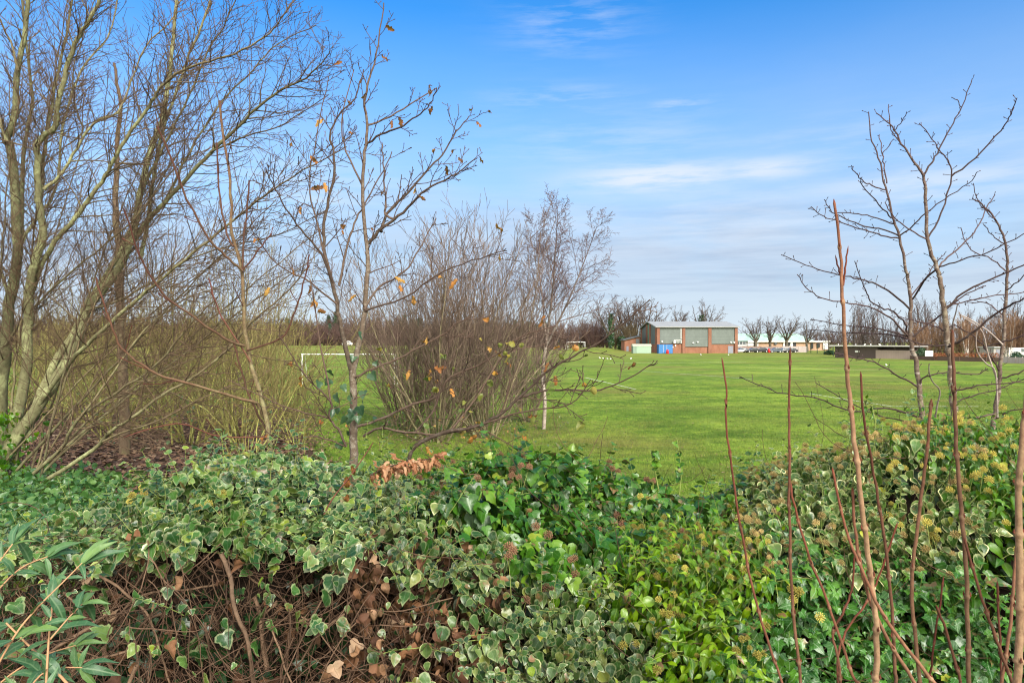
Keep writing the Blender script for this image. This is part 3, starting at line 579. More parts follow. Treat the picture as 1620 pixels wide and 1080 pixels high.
c3 = [([(1570, 700), (1573, 662), (1579, 618), (1581, 584), (1587, 547), (1589, 495), (1593, 440), (1593, 406), (1588, 378), (1577, 350), (1560, 329), (1545, 318), (1539, 313)], 5.8, 5.8, 11, 2), ([(1581, 587), (1569, 567), (1558, 549), (1542, 533), (1509, 513)], 5.8, 5.5, 4, 2),
      ([(1558, 549), (1590, 540), (1620, 530), (1660, 522)], 5.7, 5.5, 3.5, 2), ([(1577, 350), (1560, 335), (1548, 320), (1540, 290)], 5.8, 5.7, 2.5, 1.6), ([(1588, 385), (1570, 372), (1555, 354)], 5.8, 5.8, 2.5, 1.6), ([(1590, 460), (1610, 445), (1625, 430)], 5.8, 5.6, 3, 2), ([(1592, 430), (1570, 410), (1535, 395), (1520, 360)], 5.8, 6, 3, 1.8),
      ([(1580, 600), (1610, 590), (1650, 575)], 5.8, 5.6, 4, 2), ([(1575, 655), (1540, 660), (1480, 655), (1420, 650)], 5.8, 5.4, 4, 2), ([(1574, 662), (1600, 650), (1650, 640)], 5.8, 5.6, 4, 2), ([(1589, 500), (1560, 480), (1530, 478)], 5.8, 6, 3, 1.8)]
for nm, lab, cq, bx in [('cherry_tree', 'young bare cherry, leftmost of three, with long level side branches over the hedge', c1, (1461, 722, 5.5)), ('cherry_tree', 'young bare cherry with the thickest trunk, middle of three, forking into a tall V', c2, (1511, 722, 5.1)), ('cherry_tree', 'thin purplish bare cherry, rightmost of three, near the picture edge', c3, (1570, 702, 5.8))]:
    tree_from(nm, lab, 'tree', P(*bx), cq, B_CHERRY, SPC, 17, thick=.74)
# a pale dry vine stem hanging among the cherries
DRY = bark('dry_stem', (.4, .34, .29), (.4, .34, .29), .001, .01, None)
rt = thing('dry_vine', 'pale dead vine stem hanging crookedly between the cherry trunks', 'vine', P(1578, 640, 5.6))
T = Tubes()
for q in ([(1578, 660), (1575, 590), (1560, 575), (1546, 556), (1545, 528), (1555, 500)], [(1577, 600), (1563, 560), (1556, 530), (1545, 515), (1520, 500)], [(1480, 660), (1483, 640), (1487, 618), (1475, 603), (1470, 588), (1470, 575)], [(1586, 545), (1565, 525), (1540, 508), (1520, 498)], [(1510, 540), (1507, 515), (1512, 495), (1515, 480)]): limb(T, q, 5.6, 5.4, 2.8, 1.6, 5)
T.build('stem', DRY, rt)
# ================================================================ the ivy hedge
CREST = np.array([(-900, 852), (-300, 852), (0, 850), (100, 836), (180, 800), (260, 778), (330, 742), (400, 726), (450, 732), (510, 764), (570, 752), (640, 756), (700, 752), (760, 728), (860, 750), (950, 784), (1080, 806), (1160, 800), (1230, 778), (1300, 750), (1380, 730), (1480, 738), (1560, 734), (1620, 728), (2400, 728)], float)
ZC_X = (CREST[:, 0] - CX) / FPX * 2.95; ZC_Z = CAMZ - (CREST[:, 1] - CY) / FPX * 2.95
PT = [0, .12, .28, .45, .6, .72, .85, 1.0]; PY = [3.75, 3.4, 2.95, 2.55, 2.2, 2.0, 1.9, 1.85]; PZ = [-.5, -.1, 0, -.05, -.15, -.34, -.64, -1.1]
LR = np.random.default_rng(4)
KW = LR.normal(size=(10, 3)) * np.array([2.9, 2.6, 3.0]); KP = LR.random(10) * 6.28
KW2 = LR.normal(size=(12, 3)) * 9; KP2 = LR.random(12) * 6.28
def surf(X, t, inset=0.0):
    y = np.interp(t, PT, PY) ; z = np.interp(X, ZC_X, ZC_Z) + np.interp(t, PT, PZ)
    p = np.stack([X, y, z], -1)
    nz = np.sin(p @ KW.T + KP).sum(-1) * .024 + np.sin(p @ KW2.T + KP2).sum(-1) * .012
    ny = -np.interp(t, [0, .3, .5, .65, .75, 1], [-.5, 0, .15, .6, .95, 1.0]); nzz = np.sqrt(1 - ny ** 2)
    nn = np.stack([np.zeros_like(ny), ny, nzz], -1)
    return p + nn * (nz - inset)[..., None], nn
def topx(p): return CX + p[:, 0] / p[:, 1] * FPX, CY + (CAMZ - p[:, 2]) / p[:, 1] * FPX
SEEDS = {'VL': [(-200, 860), (-80, 840), (50, 820), (150, 800), (300, 760), (420, 745), (520, 760), (250, 850), (450, 850), (560, 810), (350, 830), (100, 900), (200, 960), (350, 960), (480, 960), (100, 1060), (300, 1080), (470, 1080)],
         'VC': [(610, 760), (640, 830), (640, 920), (700, 860), (840, 1000), (790, 930), (740, 1000), (960, 970), (880, 1060), (720, 1070), (600, 1010), (990, 1060), (900, 920)],
         'GC': [(720, 720), (760, 740), (830, 730), (800, 840), (900, 790), (960, 770), (870, 850), (980, 850), (1040, 800), (1090, 780), (1130, 780)],
         'YG': [(1060, 880), (1100, 950), (1030, 990), (1150, 870), (1120, 1060), (1170, 950), (1010, 930)],
         'VR': [(1210, 770), (1240, 740), (1300, 730), (1370, 730), (1420, 780), (1490, 800), (1330, 800), (1250, 800), (1440, 860), (1380, 850), (1520, 840), (1180, 790)],
         'GR': [(1400, 665), (1440, 690), (1520, 710), (1590, 720), (1600, 800), (1580, 880), (1640, 900), (1760, 780)],
         'HR': [(1250, 930), (1350, 980), (1450, 980), (1550, 1010), (1220, 1030), (1320, 1060), (1460, 1070), (1600, 1060), (1750, 1040), (1520, 930)]}
SK = list(SEEDS); SP_ = np.concatenate([np.array(SEEDS[k], float) for k in SK]); SI = np.concatenate([np.full(len(SEEDS[k]), i) for i, k in enumerate(SK)])
def owner(px, py):
    wx = px + 28 * np.sin(py * .031 + px * .011) + NR.normal(size=len(px)) * 22; wy = py + 22 * np.sin(px * .027) + NR.normal(size=len(px)) * 18
    d = (wx[:, None] - SP_[None, :, 0]) ** 2 + (wy[:, None] - SP_[None, :, 1]) ** 2
    return SI[np.argmin(d, 1)]
def bare(px, py): # 1 where the hedge face has lost its leaves
    edge = np.interp(px, [-400, 0, 110, 200, 300, 420, 520, 590, 640, 700, 760, 800], [905, 890, 878, 868, 854, 864, 882, 872, 892, 925, 965, 1040])
    edge = edge + 16 * np.sin(px * .05) + 12 * np.sin(px * .13 + 1)
    return np.where(px < 810, sm((py - edge + 8) / 30), 0) * np.interp(px, [600, 700, 790], [1, .86, .5])
N = 88000
X = -3.5 + 7.3 * NR.random(N); t = NR.random(N) ** .85
inset = -.045 + .215 * NR.random(N) ** 1.25
pp, nn = surf(X, t, inset); e = 1e-2
pa, _ = surf(X + e, t, inset); pb, _ = surf(X, np.clip(t + e, 0, 1), inset)
nrm = np.cross(pb - pa * 0 - pp, pa - pp); nrm /= np.linalg.norm(nrm, axis=1, keepdims=True) + 1e-9
nrm = np.where((nrm * nn).sum(1, keepdims=True) < 0, -nrm, nrm); nrm = nrm * .55 + nn * .6
px, py = topx(pp); own = owner(px, py); br = bare(px, py)
vis = (px > -160) & (px < 1780) & (py < 1170)
gap = np.sin(pp @ (KW2 * .9).T + KP2[::-1]).sum(1) # thin spots
keep = vis & (NR.random(N) > br * .965) & (NR.random(N) > np.clip((gap - .9) * .4, 0, .85))
def field3(p, k, s): # slowly varying direction so that neighbouring leaves hang alike
    return np.stack([np.sin(p @ (np.roll(KW, i, 1)[k:k + 3].T * s) + KP[k:k + 3]).sum(1) for i in range(3)], 1)
def dirs(p, n, jit, droop=1.0, up=.35):
    m = len(p); nr = n + np.array([0, -.25, up]) + NR.normal(size=(m, 3)) * jit * .75 + field3(p, 2, 2.0) * .16
    tp = np.array([0, -.25, -1.0]) * droop + NR.normal(size=(m, 3)) * jit + field3(p, 5, 2.2) * .3
    return nr, tp
G_VL = leafmat('white_edged_ivy_leaf', [(0, (.01, .04, .012)), (.35, (.03, .095, .028)), (.68, (.07, .165, .045)), (.92, (.14, .22, .07)), (1, (.22, .3, .05))], ((.16, .24, .15), .35), (.6, .62, .36), 1.02, bright=1.04, worn=1)
G_VC = leafmat('grey_edged_ivy_leaf', [(0, (.012, .04, .012)), (.5, (.04, .1, .028)), (.88, (.11, .175, .06)), (1, (.2, .22, .06))], ((.18, .24, .15), .3), (.48, .5, .28), 1.0, blotch=((.2, .09, .045), .72), bright=1.04, worn=1)
G_GC = leafmat('plain_ivy_leaf', [(0, (.008, .038, .007)), (.5, (.028, .1, .014)), (.85, (.07, .175, .028)), (1, (.14, .24, .04))], ((.14, .24, .09), .45), bright=1.14, worn=1)
G_YG = leafmat('flowering_ivy_leaf', [(0, (.014, .055, .006)), (.5, (.06, .145, .012)), (1, (.17, .28, .03))], ((.16, .27, .06), .5), bright=1.22, worn=1)
G_VR = leafmat('cream_edged_ivy_leaf', [(0, (.016, .05, .012)), (.5, (.055, .14, .03)), (1, (.17, .22, .08))], ((.24, .3, .15), .35), (.66, .66, .36), .82, bright=1.14, worn=1)
G_GR = leafmat('dark_ivy_leaf', [(0, (.014, .055, .008)), (.55, (.035, .11, .012)), (1, (.09, .19, .02))], ((.1, .18, .05), .4), bright=1.22, worn=1)
G_HR = leafmat('young_ivy_leaf', [(0, (.012, .055, .012)), (.5, (.03, .11, .02)), (1, (.08, .2, .035))], ((.25, .36, .22), .6), bright=1.22, worn=1)
LF_DEAD = leafmat('dead_ivy_leaf', [(0, (.045, .022, .015)), (.4, (.12, .055, .03)), (.75, (.24, .115, .055)), (.92, (.36, .2, .11)), (1, (.42, .3, .2))], ((.1, .05, .03), .4), rough=.7, spec=.2, tl=.15)
LF_LIME = leafmat('yellowing_leaf', [(0, (.16, .3, .03)), (.6, (.34, .42, .05)), (1, (.6, .55, .06))], ((.5, .55, .2), .4), tl=.35)
B_IVY = bark('ivy_stem', (.09, .05, .03), (.2, .13, .08), .0008, .003, None, scale=40)
B_CORE = plain('ivy_wood_painted_shade', (.018, .013, .009), .95, .1, .5, 9)  # near-black brown: the hedge's inner shade is put into the wood colour
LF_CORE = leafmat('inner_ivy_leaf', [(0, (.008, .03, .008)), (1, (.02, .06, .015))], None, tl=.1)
INFO = {'VL': ('white-edged ivy spread over the left of the hedge above a tangle of bare brown stems', G_VL, 'ivy', .026, .053), 'VC': ('grey-green pale-edged small-leaved ivy at mid hedge with dead brown leaves below', G_VC, 'ovate', .023, .045),
        'GC': ('plain glossy dark green large-leaved ivy at mid hedge, right below the oak', G_GC, 'ivy', .034, .064), 'YG': ('bright green flowering ivy with narrow drooping leaves, right of mid hedge', G_YG, 'narrow', .034, .06),
        'VR': ('cream-edged ivy mound thick with tan flower heads, under the cherries', G_VR, 'ovate', .028, .05), 'GR': ('dark green ivy with yellowish flower heads behind the cream-edged mound, at the far right', G_GR, 'narrow', .034, .058),
        'HR': ('low dark green ivy with pale-veined lobed leaves below the cream-edged mound', G_HR, 'ivy3', .026, .048)}
cores = {'VL': (-3.6, -.62), 'VC': (-.62, .0), 'GC': (.0, .5), 'YG': (.5, .95), 'VR': (.95, 1.6), 'HR': (1.6, 2.2), 'GR': (2.2, 3.9)}
IV = {}; M_STALK = plain('green_stalk', (.2, .25, .06), .7); SHOOTS = {'VL': 300, 'VC': 150, 'GC': 130, 'YG': 170, 'VR': 200, 'GR': 120, 'HR': 110}
for i, k in enumerate(SK):
    lab, mt, tp, s0, s1 = INFO[k]; x0, x1 = cores[k]; xm = (x0 + x1) / 2
    rt = thing('ivy', lab, 'ivy', (xm, 2.8, H(xm, 2.8)), 0, 'ivies along the hedge'); IV[k] = rt
    s = np.where(keep & (own == i))[0]; nr, td = dirs(pp[s], nrm[s], .55 if tp != 'narrow' else .6)
    sz = s0 * .6 + (s1 * 1.2 - s0 * .6) * NR.random(len(s)) ** 1.35
    if k == 'VC': sz *= np.where(py[s] < 800, 1.15, 1)
    lp, ln, lt, ls = [pp[s]], [nr], [td], [sz]
    # shoots that reach out of the mass
    T = Tubes(); cand = s[(inset[s] < .05)]; cand = cand[NR.random(len(cand)).argsort()[:SHOOTS[k]]]; a_, b_, c_, d_ = [], [], [], []
    for j in cand:
        n_ = Vector(nn[j]); d = (n_ * R.uniform(.35, .9) + Vector((R.gauss(0, .5), -.1, R.uniform(-.2, .7)))).normalized(); q = Vector(pp[j]) - n_ * .04; st_ = R.uniform(.014, .026); ph = R.random() * 6; pts_ = [q]; K_ = R.randint(6, 10)
        for i_ in range(K_):
            d = (d + rvec(R) * .12 + Vector((0, 0, -.05))).normalized(); q = q + d * st_; pts_.append(q)
            if i_ < 2: continue
            sd_ = off_axis(d, 1.15, ph + i_ * 2.5); a_.append(q); c_.append(sd_ * .9 + d * .3 + Vector((0, -.1, -.35))); b_.append(d * .5 + n_ * .6 + Vector((0, 0, .5)) + rvec(R) * .3); d_.append(R.uniform(s0 * .7, s1 * .85) * (1 - .35 * i_ / K_))
        T.add(pts_, [.0016 - .0008 * i_ / K_ for i_ in range(K_ + 1)], 4)
    T.build('leafy_shoots', M_STALK, rt)
    lp.append(np.array(a_)); ln.append(np.array(b_)); lt.append(np.array(c_)); ls.append(np.array(d_))
    leaves('foliage', tp, np.concatenate(lp), np.concatenate(ln), np.concatenate(lt), np.concatenate(ls), mt, rt)
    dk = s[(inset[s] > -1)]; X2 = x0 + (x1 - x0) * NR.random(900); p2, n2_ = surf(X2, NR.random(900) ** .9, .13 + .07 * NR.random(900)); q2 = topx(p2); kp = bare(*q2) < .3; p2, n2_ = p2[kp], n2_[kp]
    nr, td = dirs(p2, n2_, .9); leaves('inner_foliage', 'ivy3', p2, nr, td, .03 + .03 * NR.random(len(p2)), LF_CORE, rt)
    n1 = int((x1 - x0) / .05); n2 = 60
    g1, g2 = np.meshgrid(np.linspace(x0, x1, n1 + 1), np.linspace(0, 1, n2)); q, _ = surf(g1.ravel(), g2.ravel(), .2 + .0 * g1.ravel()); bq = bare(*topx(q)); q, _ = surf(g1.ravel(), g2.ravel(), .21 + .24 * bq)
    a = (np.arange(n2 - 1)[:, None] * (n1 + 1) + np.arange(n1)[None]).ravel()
    link('wood_shade_core', mesh_np('wood_shade_core', q + np.sin(q @ (KW2 * 3).T + KP2).sum(1)[:, None] * .006 - off(rt), [np.stack([a, a + 1, a + n1 + 2, a + n1 + 1], 1)]), B_CORE, rt)  # dark sheet standing in for the shade and wood inside the hedge
    # a few yellowing leaves here and there
    yl = s[NR.random(len(s)) < (.005 if k != 'YG' else .008)]
    if len(yl): nr, td = dirs(pp[yl], nrm[yl], .5); leaves('yellow_leaves', tp, pp[yl] + nn[yl] * .02, nr, td, s0 + .02 * NR.random(len(yl)), LF_LIME, rt)
# dead leaves in the bare face
def patch(n, x0, x1, y0, y1, ins0, ins1):
    M_ = n * 30; X_ = -3.4 + 7 * NR.random(M_); t_ = NR.random(M_); p, n_ = surf(X_, t_, ins0 + (ins1 - ins0) * NR.random(M_)); a, b = topx(p)
    s = np.where((a > x0) & (a < x1) & (b > y0) & (b < y1))[0][:n]; return p[s], n_[s]
for k, n, bx in (('VL', 110, (-60, 560, 850, 1100)), ('VC', 480, (555, 800, 850, 1100)), ('VL', 60, (60, 560, 830, 900))):
    p, n_ = patch(n, *bx, -.02, .26); nr, td = dirs(p, n_, .9); leaves('dead_leaves', 'dead', p, nr, td, .022 + .033 * NR.random(len(p)), LF_DEAD, IV[k])
# inner leaves that show deep in the bare face
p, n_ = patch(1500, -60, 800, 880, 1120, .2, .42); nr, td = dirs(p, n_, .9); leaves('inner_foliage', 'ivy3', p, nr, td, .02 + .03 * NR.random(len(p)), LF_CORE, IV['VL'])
# the tangle of bare stems
def tangle(n, bx, parent, r0, r1, steps=(8, 15), curl=.55, down=.25, deep=.17):
    T = Tubes(); p, n_ = patch(n, *bx, -.04, deep)
    for a, b in zip(p, n_):
        q = Vector(a); nv = Vector(b); d = (Vector((R.gauss(0, .8), R.gauss(0, .2), -R.uniform(.1, 1.2)))).normalized(); cur = rvec(R) * R.uniform(0, curl)
        k = R.randint(*steps); st = R.uniform(.022, .045); pts = [q]
        for i in range(k):
            if R.random() < .25: cur = rvec(R) * R.uniform(0, curl)
            d = (d + cur * .5 + rvec(R) * .18 + Vector((0, 0, -down * .3)) - nv * (.08 if R.random() < .5 else -.08)).normalized(); q = q + d * st; pts.append(q)
        r = R.uniform(r0, r1); T.add(pts, [lerp(r, r * .6, i / k) for i in range(k + 1)], 4)
    return T.build('bare_stems', B_IVY, parent)
tangle(1400, (-80, 640, 850, 1110), IV['VL'], .0008, .0021, deep=.36, curl=.85)
tangle(350, (-80, 640, 850, 1110), IV['VL'], .0012, .0024, (14, 24), deep=.1, curl=.95)
tangle(26, (60, 740, 860, 1100), IV['VL'], .006, .011, (16, 26), .18, deep=.3)
tangle(60, (60, 640, 850, 1100), IV['VL'], .003, .0055, (12, 20), .25, deep=.3)
tangle(520, (560, 800, 860, 1110), IV['VC'], .0009, .0022, deep=.3)
tangle(260, (150, 640, 800, 880), IV['VL'], .0008, .002)
for k, bx in (('GC', (740, 1150, 700, 960)), ('YG', (980, 1200, 800, 1090)), ('VR', (1160, 1540, 690, 900)), ('HR', (1180, 1650, 880, 1100)), ('GR', (1400, 1700, 640, 900))): tangle(70, bx, IV[k], .0009, .002, curl=.3, down=-.5)
# flower heads: ball-shaped umbels
def umbel(seed, r, n):
    rr = random.Random(seed); V = []; F = []; q = []
    octv = np.array([(1, 0, 0), (-1, 0, 0), (0, 1, 0), (0, -1, 0), (0, 0, 1), (0, 0, -1)]); octf = np.array([(0, 2, 4), (2, 1, 4), (1, 3, 4), (3, 0, 4), (2, 0, 5), (1, 2, 5), (3, 1, 5), (0, 3, 5)])
    for i in range(n):
        z = 1 - 1.75 * (i + .5) / n; a = i * 2.39996; s = math.sqrt(1 - z * z); d = np.array([s * math.cos(a), s * math.sin(a), z]); c = d * r * rr.uniform(.82, 1.1)
        b = len(V); V += [tuple(c + o * r * rr.uniform(.12, .18)) for o in octv]; F += [tuple(b + f) for f in octf]
        b = len(V); u = np.cross(d, (.3, .5, .8)); u /= np.linalg.norm(u); w_ = np.cross(d, u); th = r * .05
        V += [tuple(u * th), tuple(w_ * th), tuple(-(u + w_) * th * .7), tuple(c + u * th), tuple(c + w_ * th), tuple(c - (u + w_) * th * .7)]; q += [(b, b + 1, b + 4, b + 3), (b + 1, b + 2, b + 5, b + 4), (b + 2, b, b + 3, b + 5)]
    return mesh_np('flower_head', np.array(V), [np.array(q), np.array(F)], smooth=False)
MORE = {'VR': (250, (1175, 1545, 655, 910)), 'YG': (90, (980, 1215, 790, 1060)), 'GR': (110, (1400, 1680, 640, 880))}
M_TAN = plain('tan_flower_head', (.44, .33, .13), .85, .1, .35, 60, each=1); M_OCH = plain('ochre_flower_head', (.42, .36, .08), .85, .1, .35, 60, each=1); M_BRN = plain('brown_flower_head', (.22, .12, .07), .9, .1, .35, 60, each=1)
for k, n, mt, bx, r0, r1 in (('VR', 96, M_TAN, (1175, 1545, 665, 910), .009, .0155), ('YG', 70, M_OCH, (980, 1215, 800, 1060), .008, .0145), ('GR', 60, M_OCH, (1400, 1680, 650, 880), .009, .0155), ('GC', 44, M_BRN, (770, 1120, 715, 890), .013, .018), ('VC', 30, M_BRN, (660, 960, 740, 1000), .011, .016), ('VL', 16, M_OCH, (160, 480, 700, 800), .012, .016), ('HR', 14, M_OCH, (1200, 1560, 930, 1080), .014, .018)):
    um = [umbel(s, 1, 44) for s in (1, 2)]
    for u in um: u.materials.append(mt)
    p, n_ = patch(n, *bx, -.075, -.03); T = Tubes()
    # heads gather in small sprays
    for i in range(len(p)):
        if i % 3: p[i] = p[i - i % 3] + NR.normal(size=3) * np.array([.035, .02, .028])
        o = bpy.data.objects.new('flower_head', um[i % 2]); COL.objects.link(o); o.parent = IV[k]; r = R.uniform(r0, r1); o.scale = (r, r, r)
        o.location = Vector(p[i]) - IV[k].location; o.rotation_euler = (R.uniform(-.5, .5), R.uniform(-.5, .5), R.uniform(0, 6))
        a = Vector(p[i]); b = a - Vector(n_[i]) * .1 + Vector((R.gauss(0, .02), 0, -.03)); T.add([b, (a + b) / 2 + rvec(R) * .006, a], [.0014, .0012, .001], 3)
    T.build('flower_stalks', M_STALK, IV[k])
    if k in MORE:
        p, n_ = patch(MORE[k][0], *MORE[k][1], -.08, -.02); cv = np.zeros(len(um[0].vertices) * 3, np.float32); um[0].vertices.foreach_get('co', cv); cv = cv.reshape(-1, 3)
        fq = [np.array([f.vertices[:] for f in um[0].polygons if len(f.vertices) == q_]) for q_ in (4, 3)]; sz = r0 * .8 + (r1 - r0 * .8) * NR.random(len(p)); K_ = len(cv)
        c_, s_ = np.cos(NR.random(len(p)) * 6.28), np.sin(NR.random(len(p)) * 6.28); V_ = p[:, None] + sz[:, None, None] * cv[None]
        o = link('flower_heads', mesh_np('flower_heads', V_.reshape(-1, 3) - off(IV[k]), [(f[None] + (np.arange(len(p)) * K_)[:, None, None]).reshape(-1, f.shape[1]) for f in fq], smooth=False), mt, IV[k]); o['kind'] = 'stuff'
# sprigs that stand above the crest
for k, lst in (('GC', [(1042, 745, 712), (1075, 752, 692)]), ('GR', [(1365, 660, 628), (1385, 665, 640), (1345, 668, 645)])):
    T = Tubes(); ps = []; ns = []; ts = []; ss = []
    for x, y0, y1 in lst:
        a = P(x, y0 + 30, 3.0); b = P(x + R.uniform(-8, 8), y1, 3.0); mid = (a + b) / 2 + rvec(R) * .02; T.add([a, mid, b], [.003, .0025, .0015], 4)
        for i in range(13): u = R.uniform(.25, 1); q = a.lerp(b, u); ps.append(q); ts.append(rvec(R) + Vector((0, -.2, -.2))); ns.append(rvec(R) * .5 + Vector((0, -.4, .8))); ss.append(R.uniform(.016, .036))
    T.build('sprig_stems', M_STALK, IV[k]); leaves('sprig_leaves', INFO[k][2], ps, ns, ts, ss, INFO[k][1], IV[k])
# ---------------------------------------------------------------- oak twig with rust leaves lying on the ivy
rt = thing('oak_twig', 'broken oak twig with a bunch of curled rust-brown leaves lying on top of the ivy', 'twig', P(650, 738, 2.65)); T = Tubes()
pts, rad, L = limb(T, [(585, 752), (615, 738), (650, 730), (690, 724)], 2.58, 2.64, 3, 1.6, 5); T.build('stem', B_OAK, rt)
q = [along(pts, rad, R.uniform(.15, 1))[0] for _ in range(62)]
leaves('dry_leaves', 'oak', [v + rvec(R) * .012 for v in q], [Vector((0, -.5, .8)) + rvec(R) * .6 for _ in q], [Vector((.25, -.3, R.choice([-.8, .35, -.5]))) + rvec(R) * .6 for _ in q], [R.uniform(.03, .05) for _ in q], leafmat('salmon_oak_leaf', [(0, (.13, .045, .02)), (.4, (.3, .115, .05)), (.8, (.42, .2, .1)), (1, (.5, .32, .2))], ((.55, .35, .2), .5), rough=.6, spec=.25, tl=.25), rt)
rt = thing('oak_twig', 'thin oak twig with a few single orange leaves, left of the curled leaf bunch', 'twig', P(520, 790, 2.6)); T = Tubes()
pts, rad, L = limb(T, [(505, 830), (525, 790), (560, 745), (590, 700)], 2.6, 2.9, 3, 1.6, 5); T.build('stem', B_SHOOT, rt)
q = [P(*v) for v in ((548, 752, 2.78), (556, 735, 2.8), (551, 780, 2.62))]; leaves('dry_leaves', 'oak', q, [Vector((.2, -.8, .4))] * 3, [Vector((.1, 0, -1)), Vector((.3, 0, -1)), Vector((-.3, 0, -1))], [.055, .045, .04], LF_OAK, rt)
# ---------------------------------------------------------------- lance-leaved shrub at the bottom left corner
LF_LAN = leafmat('grey_green_lance_leaf', [(0, (.03, .1, .035)), (.5, (.06, .155, .065)), (1, (.14, .25, .06))], ((.18, .28, .14), .5), rough=.5)
rt = thing('lance_leaved_shrub', 'shrub with long narrow grey-green leaves on tan stems in the near left corner', 'shrub', (-1.15, 1.45, H(-1.15, 1.45))); T = Tubes(); T2 = Tubes()
ps = []; ns = []; ts = []; ss = []
g0 = Vector((-1.15, 1.45, 1.9))
for pth, w0 in (([(70, 1150), (73, 1080), (78, 1000), (84, 950)], 5), ([(-40, 1120), (20, 1010), (60, 960), (100, 920), (130, 890)], 4), ([(-80, 1000), (-20, 950), (30, 900), (75, 880)], 4), ([(160, 1160), (110, 1085), (60, 1035), (10, 985)], 6), ([(-60, 1150), (0, 1080), (60, 1040), (120, 1020)], 4), ([(20, 1160), (40, 1100), (75, 1060), (130, 1055)], 4), ([(-100, 1050), (-50, 960), (-10, 900), (20, 860)], 4), ([(80, 1010), (110, 975), (130, 955)], 3)):
    a, b = R.uniform(1.35, 1.5), R.uniform(1.5, 1.65); pts, rad, L = limb(T, pth, a, b, w0, w0 * .5, 5)
    for i in range(5):
        s = .25 + .72 * i / 4; q, tg, _ = along(pts, rad, s); sd_ = off_axis(tg, 1.0, R.uniform(0, 6))
        for sg in (1, -1): ps.append(q); ts.append(tg * .55 + sd_ * sg + Vector((0, -.1, -.25))); ns.append(Vector((0, -.5, .8)) + rvec(R) * .35); ss.append(R.uniform(.045, .1) * (1 - .3 * s))
        if i == 4:
            for _ in range(4): ps.append(q); ts.append(tg + rvec(R) * .6); ns.append(Vector((0, -.5, .8)) + rvec(R) * .4); ss.append(R.uniform(.05, .09))
T.build('stems', plain('tan_shoot', (.42, .24, .12), .7), rt); leaves('foliage', 'lance', ps, ns, ts, ss, LF_LAN, rt)
# ---------------------------------------------------------------- bare red-brown shoots in the right foreground
STEM = bark('red_brown_shoot', (.16, .045, .025), (.31, .205, .115), .0018, .0047, (.19, .1, .06), .6, 34, bump=.5)
def shrub_of(name, label, base, paths):
    rt = thing(name, label, 'shrub', base); g = Vector(base)
    for px_, d, w0, w1, *fork in paths:
        T = Tubes(); px2 = list(px_)[::-1]; ctrl = []
        if not fork:
            ctrl = [g + Vector((R.uniform(-.06, .06), R.uniform(-.05, .05), 0))]
            e = P(*px2[0], d); ctrl.append(ctrl[0].lerp(e, .55) + Vector((e.x - ctrl[0].x, 0, 0)) * .15)
        ctrl += [P(*q, d + (0 if fork else R.uniform(-.01, .01))) for q in px2]
        pts = smooth_path(ctrl, 5); m_ = len(pts); pts = [q_ + rvec(R) * .0011 if 2 < i_ < m_ - 2 else q_ for i_, q_ in enumerate(pts)]; rad = [.66 * lerp(w0, w1, max(0, (i / (m_ - 1) - .25) / .75)) / 2 / FPX * d for i in range(m_)]
        # swollen nodes along the shoot with opposite buds
        P2 = []; R2 = []; last = 0; acc = 0; gap = R.uniform(.06, .1)
        for i in range(m_ - 1):
            P2.append(pts[i]); R2.append(rad[i]); acc += (pts[i + 1] - pts[i]).length
            if acc > gap:
                acc = 0; gap = R.uniform(.06, .12); c = pts[i].lerp(pts[i + 1], .5); tg = (pts[i + 1] - pts[i]).normalized(); r = rad[i]
                for o_, f in ((-.004, 1.02), (-.001, 1.4), (.003, 1.34), (.006, 1.0)): P2.append(c + tg * o_); R2.append(r * f)
                sd_ = tg.orthogonal().normalized(); sd_.rotate(Matrix.Rotation(R.uniform(0, 6), 3, tg))
                for sg in (1, -1): T.add([c + sd_ * sg * r * .7, c + sd_ * sg * r * 1.5 + tg * .004, c + sd_ * sg * r * 1.3 + tg * .01], [r * .45, r * .42, r * .08], 5)
        P2 += [pts[-1], pts[-1] + (pts[-1] - pts[-2]).normalized() * .008]; R2 += [rad[-1] * 1.1, rad[-1] * .25]
        T.add(P2, R2, 8); T.build('stem', STEM, rt)
GZ = 1.9
shrub_of('bare_shoot', 'thin curved bare shoot, leftmost of the red-brown shoots before the ivy', (.52, 1.3, GZ), [([(1143, 572), (1150, 620), (1148, 660), (1159, 750), (1178, 868), (1198, 958), (1237, 1080), (1250, 1130)], 1.3, 6.5, 4)])
shrub_of('bare_shoot', 'straight slim red-brown shoot standing alone next to the thin curved shoot', (.58, 1.3, GZ), [([(1250, 556), (1249, 640), (1249, 721), (1249, 836), (1255, 958), (1267, 1080), (1270, 1130)], 1.3, 8.5, 5)])
shrub_of('bare_shoot', 'short tan bare shoot leaning left, its tip beside the straight red-brown shoot', (.72, 1.25, GZ), [([(1252, 770), (1255, 791), (1276, 868), (1308, 950), (1349, 1068), (1365, 1120)], 1.25, 7.5, 4.5)])
shrub_of('bare_shoot', 'tallest bare red-brown shoot with a three-pronged tip reaching above the lawn', (.72, 1.2, GZ), [
    ([(1320, 322), (1330, 400), (1333, 470), (1338, 560), (1345, 640), (1357, 742), (1373, 876), (1386, 986), (1386, 1080), (1384, 1140)], 1.2, 15, 6), ([(1341, 396), (1337, 425), (1334, 452)], 1.2, 5, 3.5, 0), ([(1323, 410), (1329, 435), (1333, 456)], 1.21, 5, 3.5, 0)])
